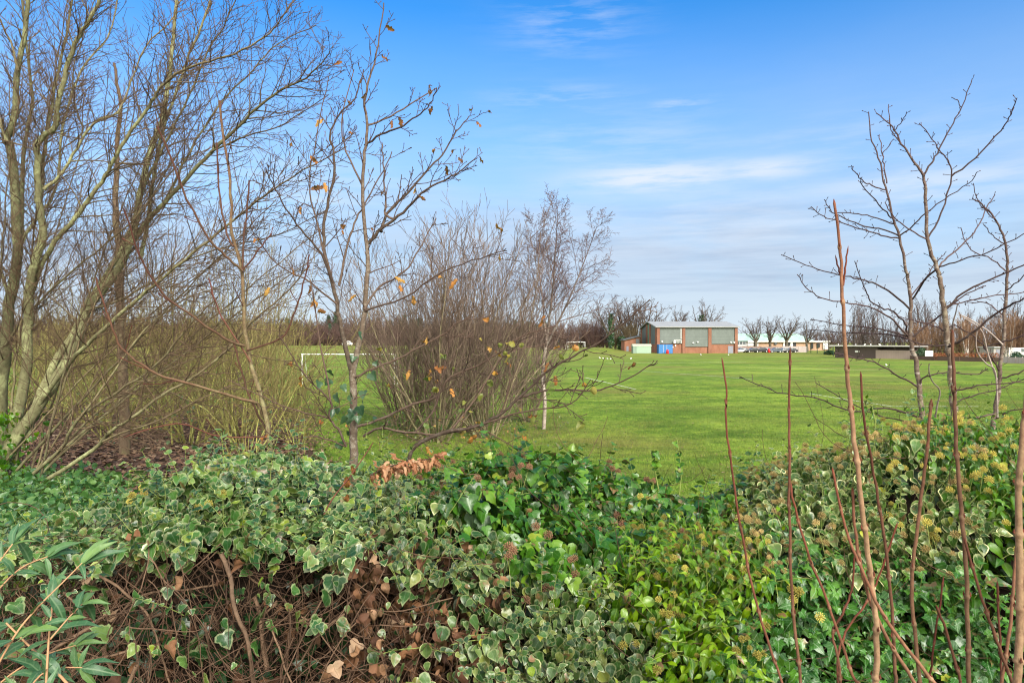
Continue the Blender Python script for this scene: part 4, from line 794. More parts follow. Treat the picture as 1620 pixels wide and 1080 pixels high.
for i_, (lab, base, pth) in enumerate([
    ('long slender red-topped shoot just right of the tallest shoot', (.76, 1.25, GZ), ([(1362, 594), (1367, 660), (1386, 770), (1406, 901), (1416, 1047), (1420, 1130)], 1.25, 9, 5)),
    ('tan shoot with a dark red tip, bowed to the left between the cherries', (.82, 1.3, GZ), ([(1473, 637), (1463, 742), (1449, 852), (1443, 946), (1455, 1080), (1460, 1130)], 1.3, 10, 6.5)),
    ('dark red bare shoot slanting down to the right across the tallest shoot', (.9, 1.18, GZ), ([(1318, 746), (1337, 832), (1361, 897), (1406, 986), (1479, 1080), (1520, 1130)], 1.18, 10, 5.5)),
    ('dark red bare shoot with knobbly tip crossing behind the tallest shoot', (.86, 1.22, GZ), ([(1349, 778), (1357, 868), (1382, 966), (1447, 1080), (1480, 1130)], 1.22, 10, 6.5)),
    ('short curved tan shoot low behind the tallest shoot', (.64, 1.33, GZ), ([(1351, 885), (1347, 933), (1333, 970), (1318, 1003), (1330, 1090)], 1.33, 7, 4)),
    ('short tan shoot slanting up to the right, low behind the tallest shoot', (.65, 1.34, GZ), ([(1418, 832), (1390, 913), (1369, 954), (1333, 1011), (1325, 1090)], 1.34, 6, 4)),
    ('tall straight tan shoot with a bright rust tip standing against the thickest cherry trunk', (.9, 1.25, GZ), ([(1507, 528), (1509, 600), (1510, 640), (1516, 762), (1528, 885), (1532, 1080), (1532, 1130)], 1.25, 11, 7)),
    ('thick tan upright shoot running up the right edge of the picture', (.9, 1.15, GZ), ([(1632, 560), (1624, 640), (1618, 693), (1611, 803), (1614, 950), (1610, 1080), (1608, 1140)], 1.15, 19, 11)),
    ('dark brown bare shoot slanting down to the right near the picture edge', (.98, 1.2, GZ), ([(1527, 856), (1553, 946), (1581, 1023), (1602, 1080), (1625, 1130)], 1.2, 9, 6)),
    ('short dark red knobbly shoot low between the tan shoots', (.92, 1.25, GZ), ([(1483, 962), (1500, 1007), (1520, 1080), (1530, 1120)], 1.25, 8, 6)),
    ('short pale tan shoot low in the young ivy, leaning slightly right', (.8, 1.3, GZ), ([(1492, 917), (1477, 1027), (1470, 1080), (1466, 1120)], 1.3, 6, 4)),
    ('pale tan shoot leaning right beside the thick edge shoot', (1.0, 1.3, GZ), ([(1608, 868), (1598, 986), (1585, 1080), (1580, 1120)], 1.3, 8, 7)),
    ('short pale brown shoot low beside the edge shoots', (1.0, 1.34, GZ), ([(1578, 925), (1583, 1031), (1586, 1100)], 1.34, 6, 5))]):
    shrub_of('bare_shoot', lab, base, [pth])
# ================================================================ the hall across the field
def brickmat(name, a, b, mortar, scale=1.0):
    m = NT(name); o = m.objc()
    sp = m.n('SeparateXYZ', i_0=o); v = m.n('CombineXYZ', i_0=m.math('ADD', sp.outputs[0], sp.outputs[1]), i_1=sp.outputs[2]).outputs[0]
    bt = m.n('TexBrick', i_Vector=v, i_Color1=a, i_Color2=b, i_Mortar=mortar, i_Scale=scale); bt.inputs['Brick Width'].default_value = .225; bt.inputs['Row Height'].default_value = .075; bt.inputs['Mortar Size'].default_value = .01
    nz = m.noise(m.map(o, (.6, .6, .25)), 1.0, 5, .65); c = m.mix(m.rng(nz, .35, .7), m.mix(1.0, bt.outputs[0], (.7, .68, .66), 'MULTIPLY'), bt.outputs[0])
    m.col(c, .9, .15); return m.m
BRICK = brickmat('red_brick', (.27, .1, .06), (.32, .13, .075), (.26, .19, .15)); BRICK2 = brickmat('orange_brick', (.31, .115, .065), (.36, .145, .08), (.29, .21, .16))
def sheetmat(name, c, gap=.3, axis=0, d=.12):
    m = NT(name); o = m.objc(); sp = m.n('SeparateXYZ', i_0=o)
    f = m.rng(m.math('ABSOLUTE', m.math('SUBTRACT', m.math('FRACT', m.math('DIVIDE', sp.outputs[axis], gap)), .5)), .44, .49)
    nz = m.noise(m.map(o, (.5, .5, .25)), 1.2, 5, .65); c0 = m.mix(m.rng(nz, .3, .7), tuple(x * .86 for x in c), tuple(x * 1.1 for x in c))
    m.col(m.mix(m.math('MULTIPLY', f, d * 4), c0, tuple(x * .55 for x in c)), .55, .3); return m.m
CLAD = sheetmat('grey_green_cladding', (.14, .165, .15), 1.0, 2, .12); CLAD2 = plain('side_glazing', (.11, .15, .15), .35, .5, .1, .4)
ROOF = sheetmat('grey_roof_sheet', (.29, .3, .29), .9, 0, .06); STEEL = plain('dark_steel', (.1, .11, .1), .5); WHITE = plain('white_paint', (.74, .74, .71), .5, .4, .06)
GREYD = plain('grey_door_paint', (.22, .23, .27), .5); DARK = plain('near_black', (.03, .03, .03), .8); GLASS = plain('window_glass', (.09, .11, .12), .12, .7, .3, .8); LAMPM = plain('lamp_casing', (.75, .76, .74), .4)  # DARK is a plain near-black for tyres and dark windows
def B(name, boxes, mat, parent, bevel=0):
    mb = MB()
    for b in boxes: mb.box(*b)
    return mb.build(name, mat, parent, bevel)
Y0 = 203.; HX0, HX1 = 43.2, 66.9; HD = 25.; gz = -.1; EAVE = 7.75; RIDGE = 9.55
hall = thing('sports_hall', 'large brick sports hall with grey-green cladding bays and a low grey roof across the field', 'sports hall', ((HX0 + HX1) / 2, Y0, gz)); hx, hy = hall.location.x, Y0
def at(px): return (px - CX) / FPX * Y0
zy = lambda py: CAMZ - (py - CY) / FPX * Y0
pil = [(at(1039.5), at(1043.8)), (at(1079.5), at(1084)), (at(1120.5), at(1125.5)), (at(1162.5), at(1167))]
HX0, HX1 = pil[0][0], pil[3][1]
mb = MB(); mb.box(HX0 + .3, HX1 - .3, Y0 + .35, Y0 + HD - .3, gz - .5, 3.0); mb.build('wall', BRICK2, hall)
for a, b in pil: B('pilaster', [(a, b, Y0 - .15, Y0 + .6, gz - .5, EAVE - .1)], BRICK, hall)
for (a, b), zb in zip([(pil[0][1], pil[1][0]), (pil[1][1], pil[2][0]), (pil[2][1], pil[3][0])], [zy(543.5), zy(548.3), zy(544)]):
    cl_ = B('cladding_panel', [(a - .05, b + .05, Y0 + .12, Y0 + .4, zb, EAVE - .05)], CLAD, hall)
    B('bottom_rail', [(a, b, Y0 + .02, Y0 + .2, zb - .22, zb)], STEEL, cl_)
    mb = MB()
    for f in ([.5] if zb > 2.5 else [.02, .5]): x = lerp(a, b, f); mb.box(x - .09, x + .09, Y0 + .06, Y0 + .2, zb, EAVE - .1)
    mb.box(a, b, Y0 + .05, Y0 + .2, EAVE - .45, EAVE - .1)
    mb.build('mullion', STEEL, cl_)
    if zb < 2.5:
        mb = MB(); zt = EAVE - 1.3; mb.bar((a + .3, Y0 + .07, zt), (b - .1, Y0 + .07, zb + .9), .16); mb.bar((b - .3, Y0 + .03, zt), (a + .1, Y0 + .03, zb + .9), .16); mb.build('cross_brace', STEEL, cl_)
# left gable wall with its glazed strips
sx = HX0; ys_ = [Y0, Y0 + 2.2, Y0 + 9.6, Y0 + 11.2, Y0 + 14.6, Y0 + 16.6, Y0 + HD - 1.2, Y0 + HD]
def gab(y): return EAVE + (RIDGE - EAVE) * (1 - abs((y - Y0 - HD / 2) / (HD / 2)))
for i in range(0, 8, 2):
    mb = MB(); a, b = ys_[i], ys_[i + 1]; a += .45 if i == 0 else 0; mb.prism([(a, gz - .5), (b, gz - .5), (b, gab(b) - .25), (a, gab(a) - .25)], 'x', sx - .12, sx + .5); mb.build('pilaster', BRICK, hall)
for i in (1, 3, 5):
    mb = MB(); a, b = ys_[i], ys_[i + 1]; zb = zy(544.5) if i != 3 else zy(546); mb.prism([(a, zb), (b, zb), (b, gab(b) - .3), (a, gab(a) - .3)], 'x', sx + .08, sx + .4); mb.build('glazed_strip', CLAD2 if i != 3 else plain('green_panel', (.12, .22, .15), .5), hall)
    if i == 1: B('wall', [(sx + .02, sx + .32, a, b, gz - .5, zb)], BRICK2, hall)
    else: B('wall', [(sx + .02, sx + .32, a, b, gz - .5, zb)], BRICK2, hall)
for nm, x in (('wall', HX1),):
    mb = MB(); mb.prism([(Y0 + .6, gz - .5), (Y0 + HD, gz - .5), (Y0 + HD, EAVE - .2), (Y0 + HD / 2, RIDGE - .25), (Y0 + .6, EAVE - .2)], 'x', x - .3, x - .02); mb.build(nm, BRICK2, hall)
B('wall', [(HX0 + .5, HX1 - .3, Y0 + HD - .3, Y0 + HD - .02, gz - .5, EAVE - .2)], BRICK2, hall)
mb = MB(); ov = .55
for s in (0, 1):
    ya = Y0 - .6 if s == 0 else Y0 + HD + .6; yb = Y0 + HD / 2; za = EAVE - .1; zb = RIDGE
    mb.prism([(ya, za), (yb, zb), (yb, zb + .28), (ya, za + .28)], 'x', HX0 - ov, HX1 + ov)
rf = mb.build('roof', ROOF, hall)
B('fascia', [(HX0 - ov, HX1 + ov, Y0 - .72, Y0 - .602, EAVE - .28, EAVE + .2)], STEEL, rf)
mb = MB()
for s in (0, 1):
    ya = Y0 - .6 if s == 0 else Y0 + HD + .6; mb.prism([(ya, EAVE - .2), (Y0 + HD / 2, RIDGE - .1), (Y0 + HD / 2, RIDGE + .3), (ya, EAVE + .2)], 'x', HX0 - ov - .12, HX0 - ov - .002)
mb.build('barge_board', plain('pale_trim', (.42, .42, .4), .6), rf)
d_ = B('door', [(at(1152.3), at(1160.3), Y0 + .22, Y0 + .34, gz, gz + 2.25)], GREYD, hall); B('handle', [(at(1153.3), at(1153.3) + .12, Y0 + .12, Y0 + .22, gz + 1, gz + 1.15)], STEEL, d_); B('frame', [(at(1152.3) - .12, at(1152.3) - .001, Y0 + .2, Y0 + .34, gz, gz + 2.4), (at(1160.3) + .001, at(1160.3) + .12, Y0 + .2, Y0 + .34, gz, gz + 2.4), (at(1152.3), at(1160.3), Y0 + .2, Y0 + .34, gz + 2.252, gz + 2.4)], STEEL, d_)
def lamp(x, z): B('floodlight', [(x - .22, x + .22, Y0 - .2, Y0 + .1, z - .18, z + .18)], LAMPM, hall, .03)
for a, b in ((1047.5, 540), (1096.7, 542.3), (1103.5, 541), (1156.5, 541.3), (1161.5, 541.5)): lamp(at(a), zy(b))
mb = MB(); x = at(1077.3); mb.bar((x, Y0 + .0, zy(519)), (x, Y0 + .0, zy(536)), .18); mb.build('downpipe', WHITE, hall)
mb = MB(); x0, x1 = at(1070.5), at(1077)
for z in (zy(537.8), zy(540.2)): mb.bar((x0 - .9, Y0 - .8, z), (x1, Y0 - .8, z), .09)
for x in (x0 - .9, x0 + .2, x1): mb.bar((x, Y0 - .8, zy(537.6)), (x, Y0 - .8, zy(543)), .09); mb.bar((x, Y0 - .8, zy(540)), (x, Y0 + .1, zy(540)), .09)
mb.build('wall_bracket', WHITE, hall); B('air_unit', [(at(1065), at(1068.3), Y0 - .9, Y0 + .1, zy(543), zy(539))], LAMPM, hall, .05); B('meter_box', [(at(1064), at(1065.4), Y0 + .1, Y0 + .4, zy(550), zy(547.8)), (at(1068), at(1069.6), Y0 + .1, Y0 + .4, zy(548), zy(545))], WHITE, hall)
# low lean-to behind the hall's left side
lt = thing('lean_to', 'low brick outbuilding with a dark sloping roof behind the left side of the hall', 'outbuilding', (38.9, 213, 0)); Yl = 216.
lx0, lx1 = (988 - CX) / FPX * Yl, (1012 - CX) / FPX * Yl; zq = lambda py: CAMZ - (py - CY) / FPX * Yl
mb = MB(); mb.prism([(lx0, -.5), (lx1, -.5), (lx1, zq(532.5)), (lx0, zq(538))], 'y', Yl, Yl + 7); mb.build('wall', BRICK2, lt)
mb = MB(); mb.prism([(lx0 - .5, zq(538.6)), (lx1 + .2, zq(531.9)), (lx1 + .2, zq(530.6)), (lx0 - .5, zq(537.3))], 'y', Yl - .6, Yl + 7.5); mb.build('roof', plain('dark_roof', (.09, .1, .1), .7), lt)
B('window', [((1006 - CX) / FPX * Yl, lx1 - .1, Yl - .05, Yl + .1, zq(543), zq(536))], GLASS, lt)
B('door', [((991 - CX) / FPX * Yl, (994.5 - CX) / FPX * Yl, Yl - .06, Yl + .1, -.1, 2.0)], GREYD, lt)
# pale green store with a pitched lid
Yg = 196.; gx0, gx1 = (1001.5 - CX) / FPX * Yg, (1030.3 - CX) / FPX * Yg; zg = lambda py: CAMZ - (py - CY) / FPX * Yg
st = thing('storage_container', 'pale green storage container with a pitched pale lid at the left corner of the hall', 'container', ((gx0 + gx1) / 2, Yg, 0)); PG = sheetmat('pale_green_steel', (.2, .28, .21), .5, 0, .07)
B('body', [(gx0, gx1, Yg, Yg + 2.6, 0, zg(547.6))], PG, st, .03); mb = MB(); mb.prism([(Yg - .1, zg(547.5)), (Yg + 2.7, zg(547.5)), (Yg + 1.9, zg(544)), (Yg + .7, zg(544))], 'x', gx0 - .1, gx1 + .1); mb.build('lid', plain('pale_lid', (.36, .38, .29), .6), st)
B('door', [(gx0 + 1.0, gx1 - .15, Yg - .04, Yg - .001, .15, zg(548.2))], plain('grey_green_steel', (.27, .38, .28), .55), st)
# blue container and the red thing in front of it
Yb = 195.; bx0, bx1 = (1042 - CX) / FPX * Yb, (1064.3 - CX) / FPX * Yb; zb_ = lambda py: CAMZ - (py - CY) / FPX * Yb
bc = thing('shipping_container', 'bright blue storage container standing against the hall', 'container', ((bx0 + bx1) / 2, Yb, 0)); BL = sheetmat('blue_steel', (.03, .13, .34), .3, 0, .12)
B('body', [(bx0, bx1, Yb, Yb + 2.5, .05, zb_(544.6))], BL, bc, .03); xm = lerp(bx0, bx1, .45); B('door', [(bx0 + .12, xm - .02, Yb - .05, Yb - .001, .15, zb_(545.2)), (xm + .02, bx1 - .12, Yb - .05, Yb - .001, .15, zb_(545.2))], plain('blue_door', (.045, .17, .4), .5), bc)
mb = MB()
for x in (xm - .5, xm + .5): mb.bar((x, Yb - .1, .2), (x, Yb - .1, zb_(545.4)), .05)
mb.build('lock_bar', WHITE, bc)
RED = plain('red_vinyl', (.5, .02, .02), .5)
def tackle_bag(px_, Yr, h, r, label):
    rt = thing('training_bag', label, 'training bag', ((px_ - CX) / FPX * Yr, Yr, H((px_ - CX) / FPX * Yr, Yr)), 0); T = Tubes(); b = rt.location
    T.add([b + Vector((0, 0, z * h)) for z in (0, .02, .5, .85, .97, 1.0)], [r * .9, r, r * .95, r * .7, r * .45, .02], 12); T.build('cover', RED, rt)
    T = Tubes(); T.add([b + Vector((0, -r, h * .45)), b + Vector((0, -r - .08, h * .55)), b + Vector((0, -r * .9, h * .66))], [.03, .03, .03], 5); T.build('strap', STEEL, rt)
tackle_bag(1056, 193.5, 1.25, .42, 'red upright padded bag in front of the blue container'); tackle_bag(1216.5, 211, 1.3, .42, 'red upright padded bag standing among the parked cars')
# ---------------------------------------------------------------- far school building
Ys = 262.; X_ = lambda px: (px - CX) / FPX * Ys; Z_ = lambda py: CAMZ - (py - CY) / FPX * Ys
sc = thing('school_building', 'long low school building with a mint green roof behind the parked cars', 'school', (X_(1235), Ys, 0)); MINT = plain('mint_roof', (.29, .45, .37), .6, .3, .22, .35); TAN = plain('tan_boarding', (.42, .28, .19), .8, .2, .2, .6); OFFW = plain('off_white_render', (.42, .42, .42), .7, .2, .08, .5)
B('wall', [(X_(1160), X_(1200), Ys, Ys + 12, -.5, Z_(538.8))], OFFW, sc); B('wall', [(X_(1200) + .05, X_(1312), Ys + .2, Ys + 12, -.5, Z_(540.6))], TAN, sc)
mb = MB(); ya, yb = Ys - .5, Ys + 13; mb.hull8([(X_(1155), ya, Z_(539)), (X_(1291), ya, Z_(540)), (X_(1291), yb, Z_(540)), (X_(1155), yb, Z_(539)), (X_(1155), ya + 5, Z_(527.5)), (X_(1268), ya + 5, Z_(527.5)), (X_(1262), yb - 5, Z_(527.5)), (X_(1155), yb - 5, Z_(527.5))]); mb.build('roof', MINT, sc)
B('fascia', [(X_(1182), X_(1200) - .05, Ys - .9, Ys - .52, Z_(541), Z_(538.6)), (X_(1200), X_(1312), Ys - .9, Ys - .52, Z_(540.8), Z_(538.8))], WHITE, sc)
for a in (1167.5, 1172.5, 1177.5):
    wn = B('window', [(X_(a - 1.9), X_(a + 1.9), Ys - .05, Ys + .1, Z_(544.6), Z_(540.6))], GLASS, sc); B('frame', [(X_(a - 2.4), X_(a - 1.9) - .002, Ys - .1, Ys + .1, Z_(545), Z_(540.2)), (X_(a + 1.9) + .002, X_(a + 2.4), Ys - .1, Ys + .1, Z_(545), Z_(540.2))], WHITE, wn)
B('wall_panel', [(X_(1182.5), X_(1191.5), Ys - .3, Ys - .02, Z_(547), Z_(539.2)), (X_(1239), X_(1241), Ys - .3, Ys + .15, Z_(549), Z_(540.5)), (X_(1248), X_(1254), Ys - .3, Ys + .15, Z_(549), Z_(540.8)), (X_(1302), X_(1311), Ys - .3, Ys + .15, Z_(552), Z_(541))], WHITE, sc)
for a, b, c, d in ((1192, 1196, 540.5, 548), (1225, 1229, 541.5, 545), (1246, 1250, 541.5, 547), (1255, 1258.8, 541.5, 549), (1283, 1286, 542.5, 551), (1292.5, 1296.5, 542.5, 549.5)): B('window', [(X_(a), X_(b), Ys - .34, Ys + .22, Z_(d), Z_(c))], DARK if a != 1225 else GLASS, sc)
B('low_wall', [(X_(1166), X_(1196), Ys - 6, Ys - 5.7, -.5, Z_(547.5))], BRICK2, sc)
# timber fence behind the cars
WOOD = sheetmat('weathered_fence_board', (.24, .18, .16), .18, 0, .12); WOODL = sheetmat('pale_fence_board', (.36, .31, .29), .18, 0, .12)
def fence(name, label, pts, h, mat, post=None, step=2.4, rails=True):
    rt = thing(name, label, 'fence', (pts[0][0], pts[0][1], H(*pts[0]))); mb = MB(); mp = MB()
    for (x0, y0), (x1, y1) in zip(pts[:-1], pts[1:]):
        L = math.hypot(x1 - x0, y1 - y0); n = max(1, int(L / step))
        for i in range(n):
            a, b = i / n, (i + 1) / n; xa, ya, xb, yb = lerp(x0, x1, a), lerp(y0, y1, a), lerp(x0, x1, b), lerp(y0, y1, b); za, zb = H(xa, ya), H(xb, yb)
            if rails:
                hh = h + R.uniform(-.05, .05); mb.hull8([(xa, ya, za), (xb, yb, zb), (xb, yb + .06, zb), (xa, ya + .06, za), (xa, ya, za + hh), (xb, yb, zb + hh), (xb, yb + .06, zb + hh), (xa, ya + .06, za + hh)])
            mp.box(xa - .06, xa + .06, ya - .09, ya - .005, za, za + h + .1)
    if rails: mb.build('panel', mat, rt)
    mp.build('posts', post or mat, rt); return rt
g2 = lambda px, Y: ((px - CX) / FPX * Y, Y)
fence('board_fence', 'reddish brown board fence directly behind the parked cars', [g2(1166, 226), g2(1240, 226)], 1.75, WOOD); fence('board_fence', 'pale grey board fence to the right of the parked cars', [g2(1238, 219), g2(1276, 219)], 2.0, WOODL)
# green mesh fence with dark posts
GRN = plain('dark_green_steel', (.015, .05, .03), .6); mf = thing('mesh_fence', 'dark green post and mesh fence between the car park and the timber shed', 'fence', (*g2(1277, 205), 0)); mb = MB(); mw = MB()
for p_, Y in ((1276.5, 212), (1282.8, 206), (1292.8, 200), (1303.8, 192), (1318, 176)):
    x, y = g2(p_, Y); mb.box(x - .08, x + .08, y - .08, y + .08, -.1, 2.5)
mb.build('posts', GRN, mf)
for k in range(9):
    z = .25 + k * .27
    for (a, b), (c, d) in zip([(1276.5, 212), (1282.8, 206), (1292.8, 200), (1303.8, 192)], [(1282.8, 206), (1292.8, 200), (1303.8, 192), (1318, 176)]): mw.bar((*g2(a, b), z), (*g2(c, d), z), .025)
mw.build('mesh', GRN, mf)
# ---------------------------------------------------------------- parked cars
def car_mesh(name, pos, L=4.3, W=1.75, est=0):
    rt = thing('parked_car', name[0], 'car', (pos[0], pos[1], H(pos[0], pos[1])), pos[2], 'cars parked by the hall'); paint = plain(name[1] + '_paint', name[2], .3, .6, .05); b = rt.location
    def part(nm, poly, y0, y1, mat, tz=0, bev=.05, par=rt):
        mb = MB(); mb.prism(poly, 'y', y0, y1); o = mb.build(nm, mat, None, bev); o.parent = par; return o
    hl = L / 2
    part('body', [(-hl, .3), (hl, .3), (hl + .02, .62), (hl - .12, .82), (hl * .45, .95), (-hl * .92, 1.0), (-hl - .02, .8)], -W / 2, W / 2, paint)
    cab = [(hl * .46, .94), (hl * .12, 1.42), (-hl * .55, 1.46), (-hl * (.9 + est), .98)]
    part('windows', cab, -W / 2 + .1, W / 2 - .1, GLASS, bev=.04); part('roof', [(hl * .1, 1.425), (hl * .02, 1.49), (-hl * .5, 1.5), (-hl * .58, 1.45)], -W / 2 + .14, W / 2 - .14, paint, bev=.015)
    for sx_ in (.62, -.6):
        for sy in (-1, 1):
            T = Tubes(); c = Vector((hl * sx_, sy * (W / 2 - .1), .32)); T.add([c + Vector((0, sy * o, 0)) for o in (-.1, -.1, .1, .1)], [.02, .32, .32, .02], 14); o = T.build('wheel', DARK, None); o.parent = rt
            T = Tubes(); T.add([c + Vector((0, sy * q, 0)) for q in (.102, .108, .11)], [.19, .19, .01], 10); h_ = T.build('rim', LAMPM, None); h_.parent = o
    for sy in (-1, 1):
        mb = MB(); mb.box(hl - .06, hl + .03, sy * .55 - .18, sy * .55 + .18, .62, .76); o = mb.build('headlight', LAMPM, None, .015); o.parent = rt
        mb = MB(); mb.box(-hl - .03, -hl + .05, sy * .6 - .12, sy * .6 + .12, .72, .9); o = mb.build('tail_light', RED, None, .015); o.parent = rt
    return rt
for (lab, nm, c), px_, Y, rz in ((('silver car parked closest to the right corner of the hall', 'silver', (.6, .63, .64)), 1173, 214, 3.3), (('black car parked second from the hall, beside the silver one', 'black', (.02, .022, .025)), 1190, 212, 3.25), (('dark car mostly hidden, parked just left of the red bag', 'charcoal', (.035, .035, .04)), 1205, 216, 3.0), (('light grey car parked just behind the red bag', 'grey', (.4, .38, .38)), 1215, 217, .1), (('dark blue-grey car parked immediately right of the red bag', 'slate', (.06, .08, .1)), 1226, 213, 3.2), (('white-fronted silver car second from the pale fence', 'pale_silver', (.5, .5, .5)), 1239, 214, 3.4), (('black car parked last in the row, by the pale fence', 'dark', (.03, .03, .033)), 1250, 213, 3.2)):
    car_mesh((lab, nm, c), ((px_ - CX) / FPX * Y, Y, rz))
# ---------------------------------------------------------------- long timber shed, fence, hedge, sign on the right
sh = thing('timber_shed', 'long low dark timber shed with a flat roof at the far side of the field', 'shed', (*g2(1322, 146), 0)); DKW = sheetmat('dark_shed_board', (.085, .062, .055), .2, 0, .14)
A0 = Vector((*g2(1321, 146), 0)); A1 = Vector((*g2(1442, 134), 0)); dv = (A1 - A0).normalized(); nv = Vector((-dv.y, dv.x, 0)); LS = (A1 - A0).length
def Q(s, n, z): return A0 + dv * s + nv * n + Vector((0, 0, z))
def wbox(mb, s0, s1, n0, n1, z0, z1): mb.hull8([Q(s0, n0, z0), Q(s1, n0, z0), Q(s1, n1, z0), Q(s0, n1, z0), Q(s0, n0, z1), Q(s1, n0, z1), Q(s1, n1, z1), Q(s0, n1, z1)])
mb = MB(); wbox(mb, 0, LS * .58, 0, 5, -.2, 2.415); wbox(mb, LS * .58, LS, 2.5, 5, -.2, 2.415); mb.build('wall', DKW, sh)
mb = MB(); wbox(mb, LS * .56, LS + 1, -.25, -.15, -.1, 1.75); mb.build('front_boards', sheetmat('grey_brown_board', (.33, .26, .22), .2, 0, .14), sh)
mb = MB(); wbox(mb, -.8, LS + .8, -.9, 5.6, 2.42, 2.66); mb.build('roof', plain('felt_roof', (.27, .26, .25), .8), sh); mb = MB(); wbox(mb, -.8, LS + .8, -1.0, -.903, 2.5, 2.72); mb.build('roof_edge', plain('pale_grey_edge', (.6, .59, .56), .7), sh)
mb = MB()
for s in (.05, .33, .57, .8, .98): wbox(mb, LS * s - .07, LS * s + .07, -.12, -.003, -.1, 2.4)
mb.build('posts', DKW, sh)
mb = MB(); wbox(mb, LS * .28, LS * .34, -.05, -.004, 1.25, 1.6); mb.build('window', LAMPM, sh)
GULL = plain('white_plumage', (.75, .75, .74), .8)
def gull(p, label, rz, s=1.0):
    rt = thing('gull', label, 'bird', p, rz, 'white birds about the field'); T = Tubes(); b = Vector((0, 0, .16))
    T.add([b + Vector((x, 0, z)) for x, z in ((-.26, .0), (-.2, .0), (-.1, .0), (0, .01), (.1, .05), (.16, .12), (.2, .16), (.25, .16), (.3, .145))], [v * s for v in (.01, .05, .085, .1, .085, .055, .055, .045, .01)], 8); o = T.build('body', GULL, None); o.parent = rt
    T = Tubes(); T.add([b + Vector((-.02, .04, -.06)), b + Vector((-.02, .04, -.17))], [.012, .012], 4); T.add([b + Vector((.02, -.04, -.06)), b + Vector((.02, -.04, -.17))], [.012, .012], 4); o = T.build('legs', TAN, None); o.parent = rt
    for sy in (-1, 1):
        T = Tubes(); T.add([b + Vector((.08, sy * .07, .02)), b + Vector((-.08, sy * .09, .03)), b + Vector((-.27, sy * .05, .03))], [.03, .06, .01], 6); o = T.build('wing', LAMPM, None); o.parent = rt
for i, s in enumerate((.06, .3, .42, .5, .62)): gull(tuple(Q(LS * s, -.4, 2.665)), 'white bird perched on the front edge of the timber shed roof', R.uniform(0, 6), 1.3)
def spot(px, py): x, y = gpt(px, py); return (x, y, H(x, y))
for px_, py in ((949, 568.2), (955, 569), (961, 569.3), (966, 569.6)): gull(spot(px_, py), 'white bird in the loose row resting on the grass left of the hall', R.uniform(0, 6), 1.0)
gull(spot(998, 569), 'white bird sitting alone on the grass in front of the pale green container', 1.0, 1.3); gull(spot(1109, 562.3), 'white bird on the grass before the middle bay of the hall', 2.0, 1.3); gull(spot(1152.5, 562.5), 'white bird on the grass before the grey hall door', 4.0, 1.3); gull(spot(1402, 579.5), 'white bird on the grass in front of the timber shed', 4.0, 1.2)
Yk = 128.; sg = thing('sign_board', 'pale blank board on two posts beside the round dark evergreen', 'sign', (*g2(1470, Yk), 0)); x, _ = g2(1470, Yk)
B('panel', [(x - .75, x + .75, Yk, Yk + .06, .7, 1.75)], WHITE, sg, .01); B('post', [(x - .6, x - .5, Yk + .07, Yk + .15, 0, 1.7)], STEEL, sg); B('post', [(x + .5, x + .6, Yk + .07, Yk + .15, 0, 1.7)], STEEL, sg)
fence('low_fence', 'low dark board fence along the far right edge of the field', [g2(1440, 131), g2(1478, 126), g2(1560, 118), g2(1700, 108)], .75, plain('dark_low_board', (.1, .065, .05), .85), step=3); Yp = 104.
fence('picket_fence', 'low pale picket fence at the far right side of the field', [g2(1585, 112), g2(1640, 106)], 1.0, WOODL, step=1.2)
bl = thing('low_building', 'small pale flat-roofed building behind the cherries at the far right', 'building', (*g2(1580, 132), 0)); a, b = g2(1572, 132)[0], g2(1586, 132)[0]
B('wall', [(a, b, 132, 136, 0, 2.3)], plain('pale_block', (.34, .32, .3), .8), bl); B('roof', [(a - .2, b + .2, 131.6, 136.3, 2.302, 2.5)], OFFW, bl); B('door', [(a + .5, a + 1.4, 131.95, 132.1, .05, 1.95)], GREYD, bl)
vn = thing('parked_van', 'white vehicle half hidden behind the dark hedge at the far right edge', 'van', (*g2(1614, 135), 0)); x = g2(1614, 135)[0]
mb = MB(); mb.prism([(x - 2.2, .4), (x + 2.6, .4), (x + 2.6, 1.3), (x + 2.0, 1.5), (x + 1.4, 2.2), (x - 2.2, 2.3)], 'y', 135, 136.9); mb.build('body', WHITE, vn, .08); mb = MB(); mb.prism([(x + .2, 1.4), (x + 1.8, 1.45), (x + 1.35, 2.05), (x + .2, 2.1)], 'y', 134.97, 135.4); mb.build('window', GLASS, vn)
for q in (-1.4, 1.7): T = Tubes(); c = Vector((x + q, 135.05, .36)); T.add([c + Vector((0, o, 0)) for o in (-.1, -.1, .1, .1)], [.02, .36, .36, .02], 14); T.build('wheel', DARK, vn)
# ---------------------------------------------------------------- goals
def goal(name, label, cx_, cy_, z, rz, w=7.32, h=2.44, th=.05, dep=1.4):
    rt = thing('goal', label, 'goal', (cx_, cy_, z), rz)
    for s in (-1, 1):
        T = Tubes(); T.add([Vector((s * w / 2, 0, 0)), Vector((s * w / 2, 0, h))], [th, th], 8); o = T.build('post', WHITE, None); o.parent = rt
        T = Tubes(); T.add([Vector((s * w / 2, 0, h)), Vector((s * w / 2, dep * .5, h * .97)), Vector((s * w / 2, dep, .02))], [th * .5] * 3, 6); o = T.build('stanchion', WHITE, None); o.parent = rt
    T = Tubes(); T.add([Vector((-w / 2 - th, 0, h)), Vector((w / 2 + th, 0, h))], [th, th], 8); o = T.build('crossbar', WHITE, None); o.parent = rt
goal('goal', 'white football goal frame seen through the oak and the shrubs', -12.95, 54, H(-12.95, 54), 0, 7.3); x, y = g2(912, 225); goal('goal', 'small distant white goal frame right of the birch', x, y, H(x, y) - .4, .55, 7.0, 2.4, .1)
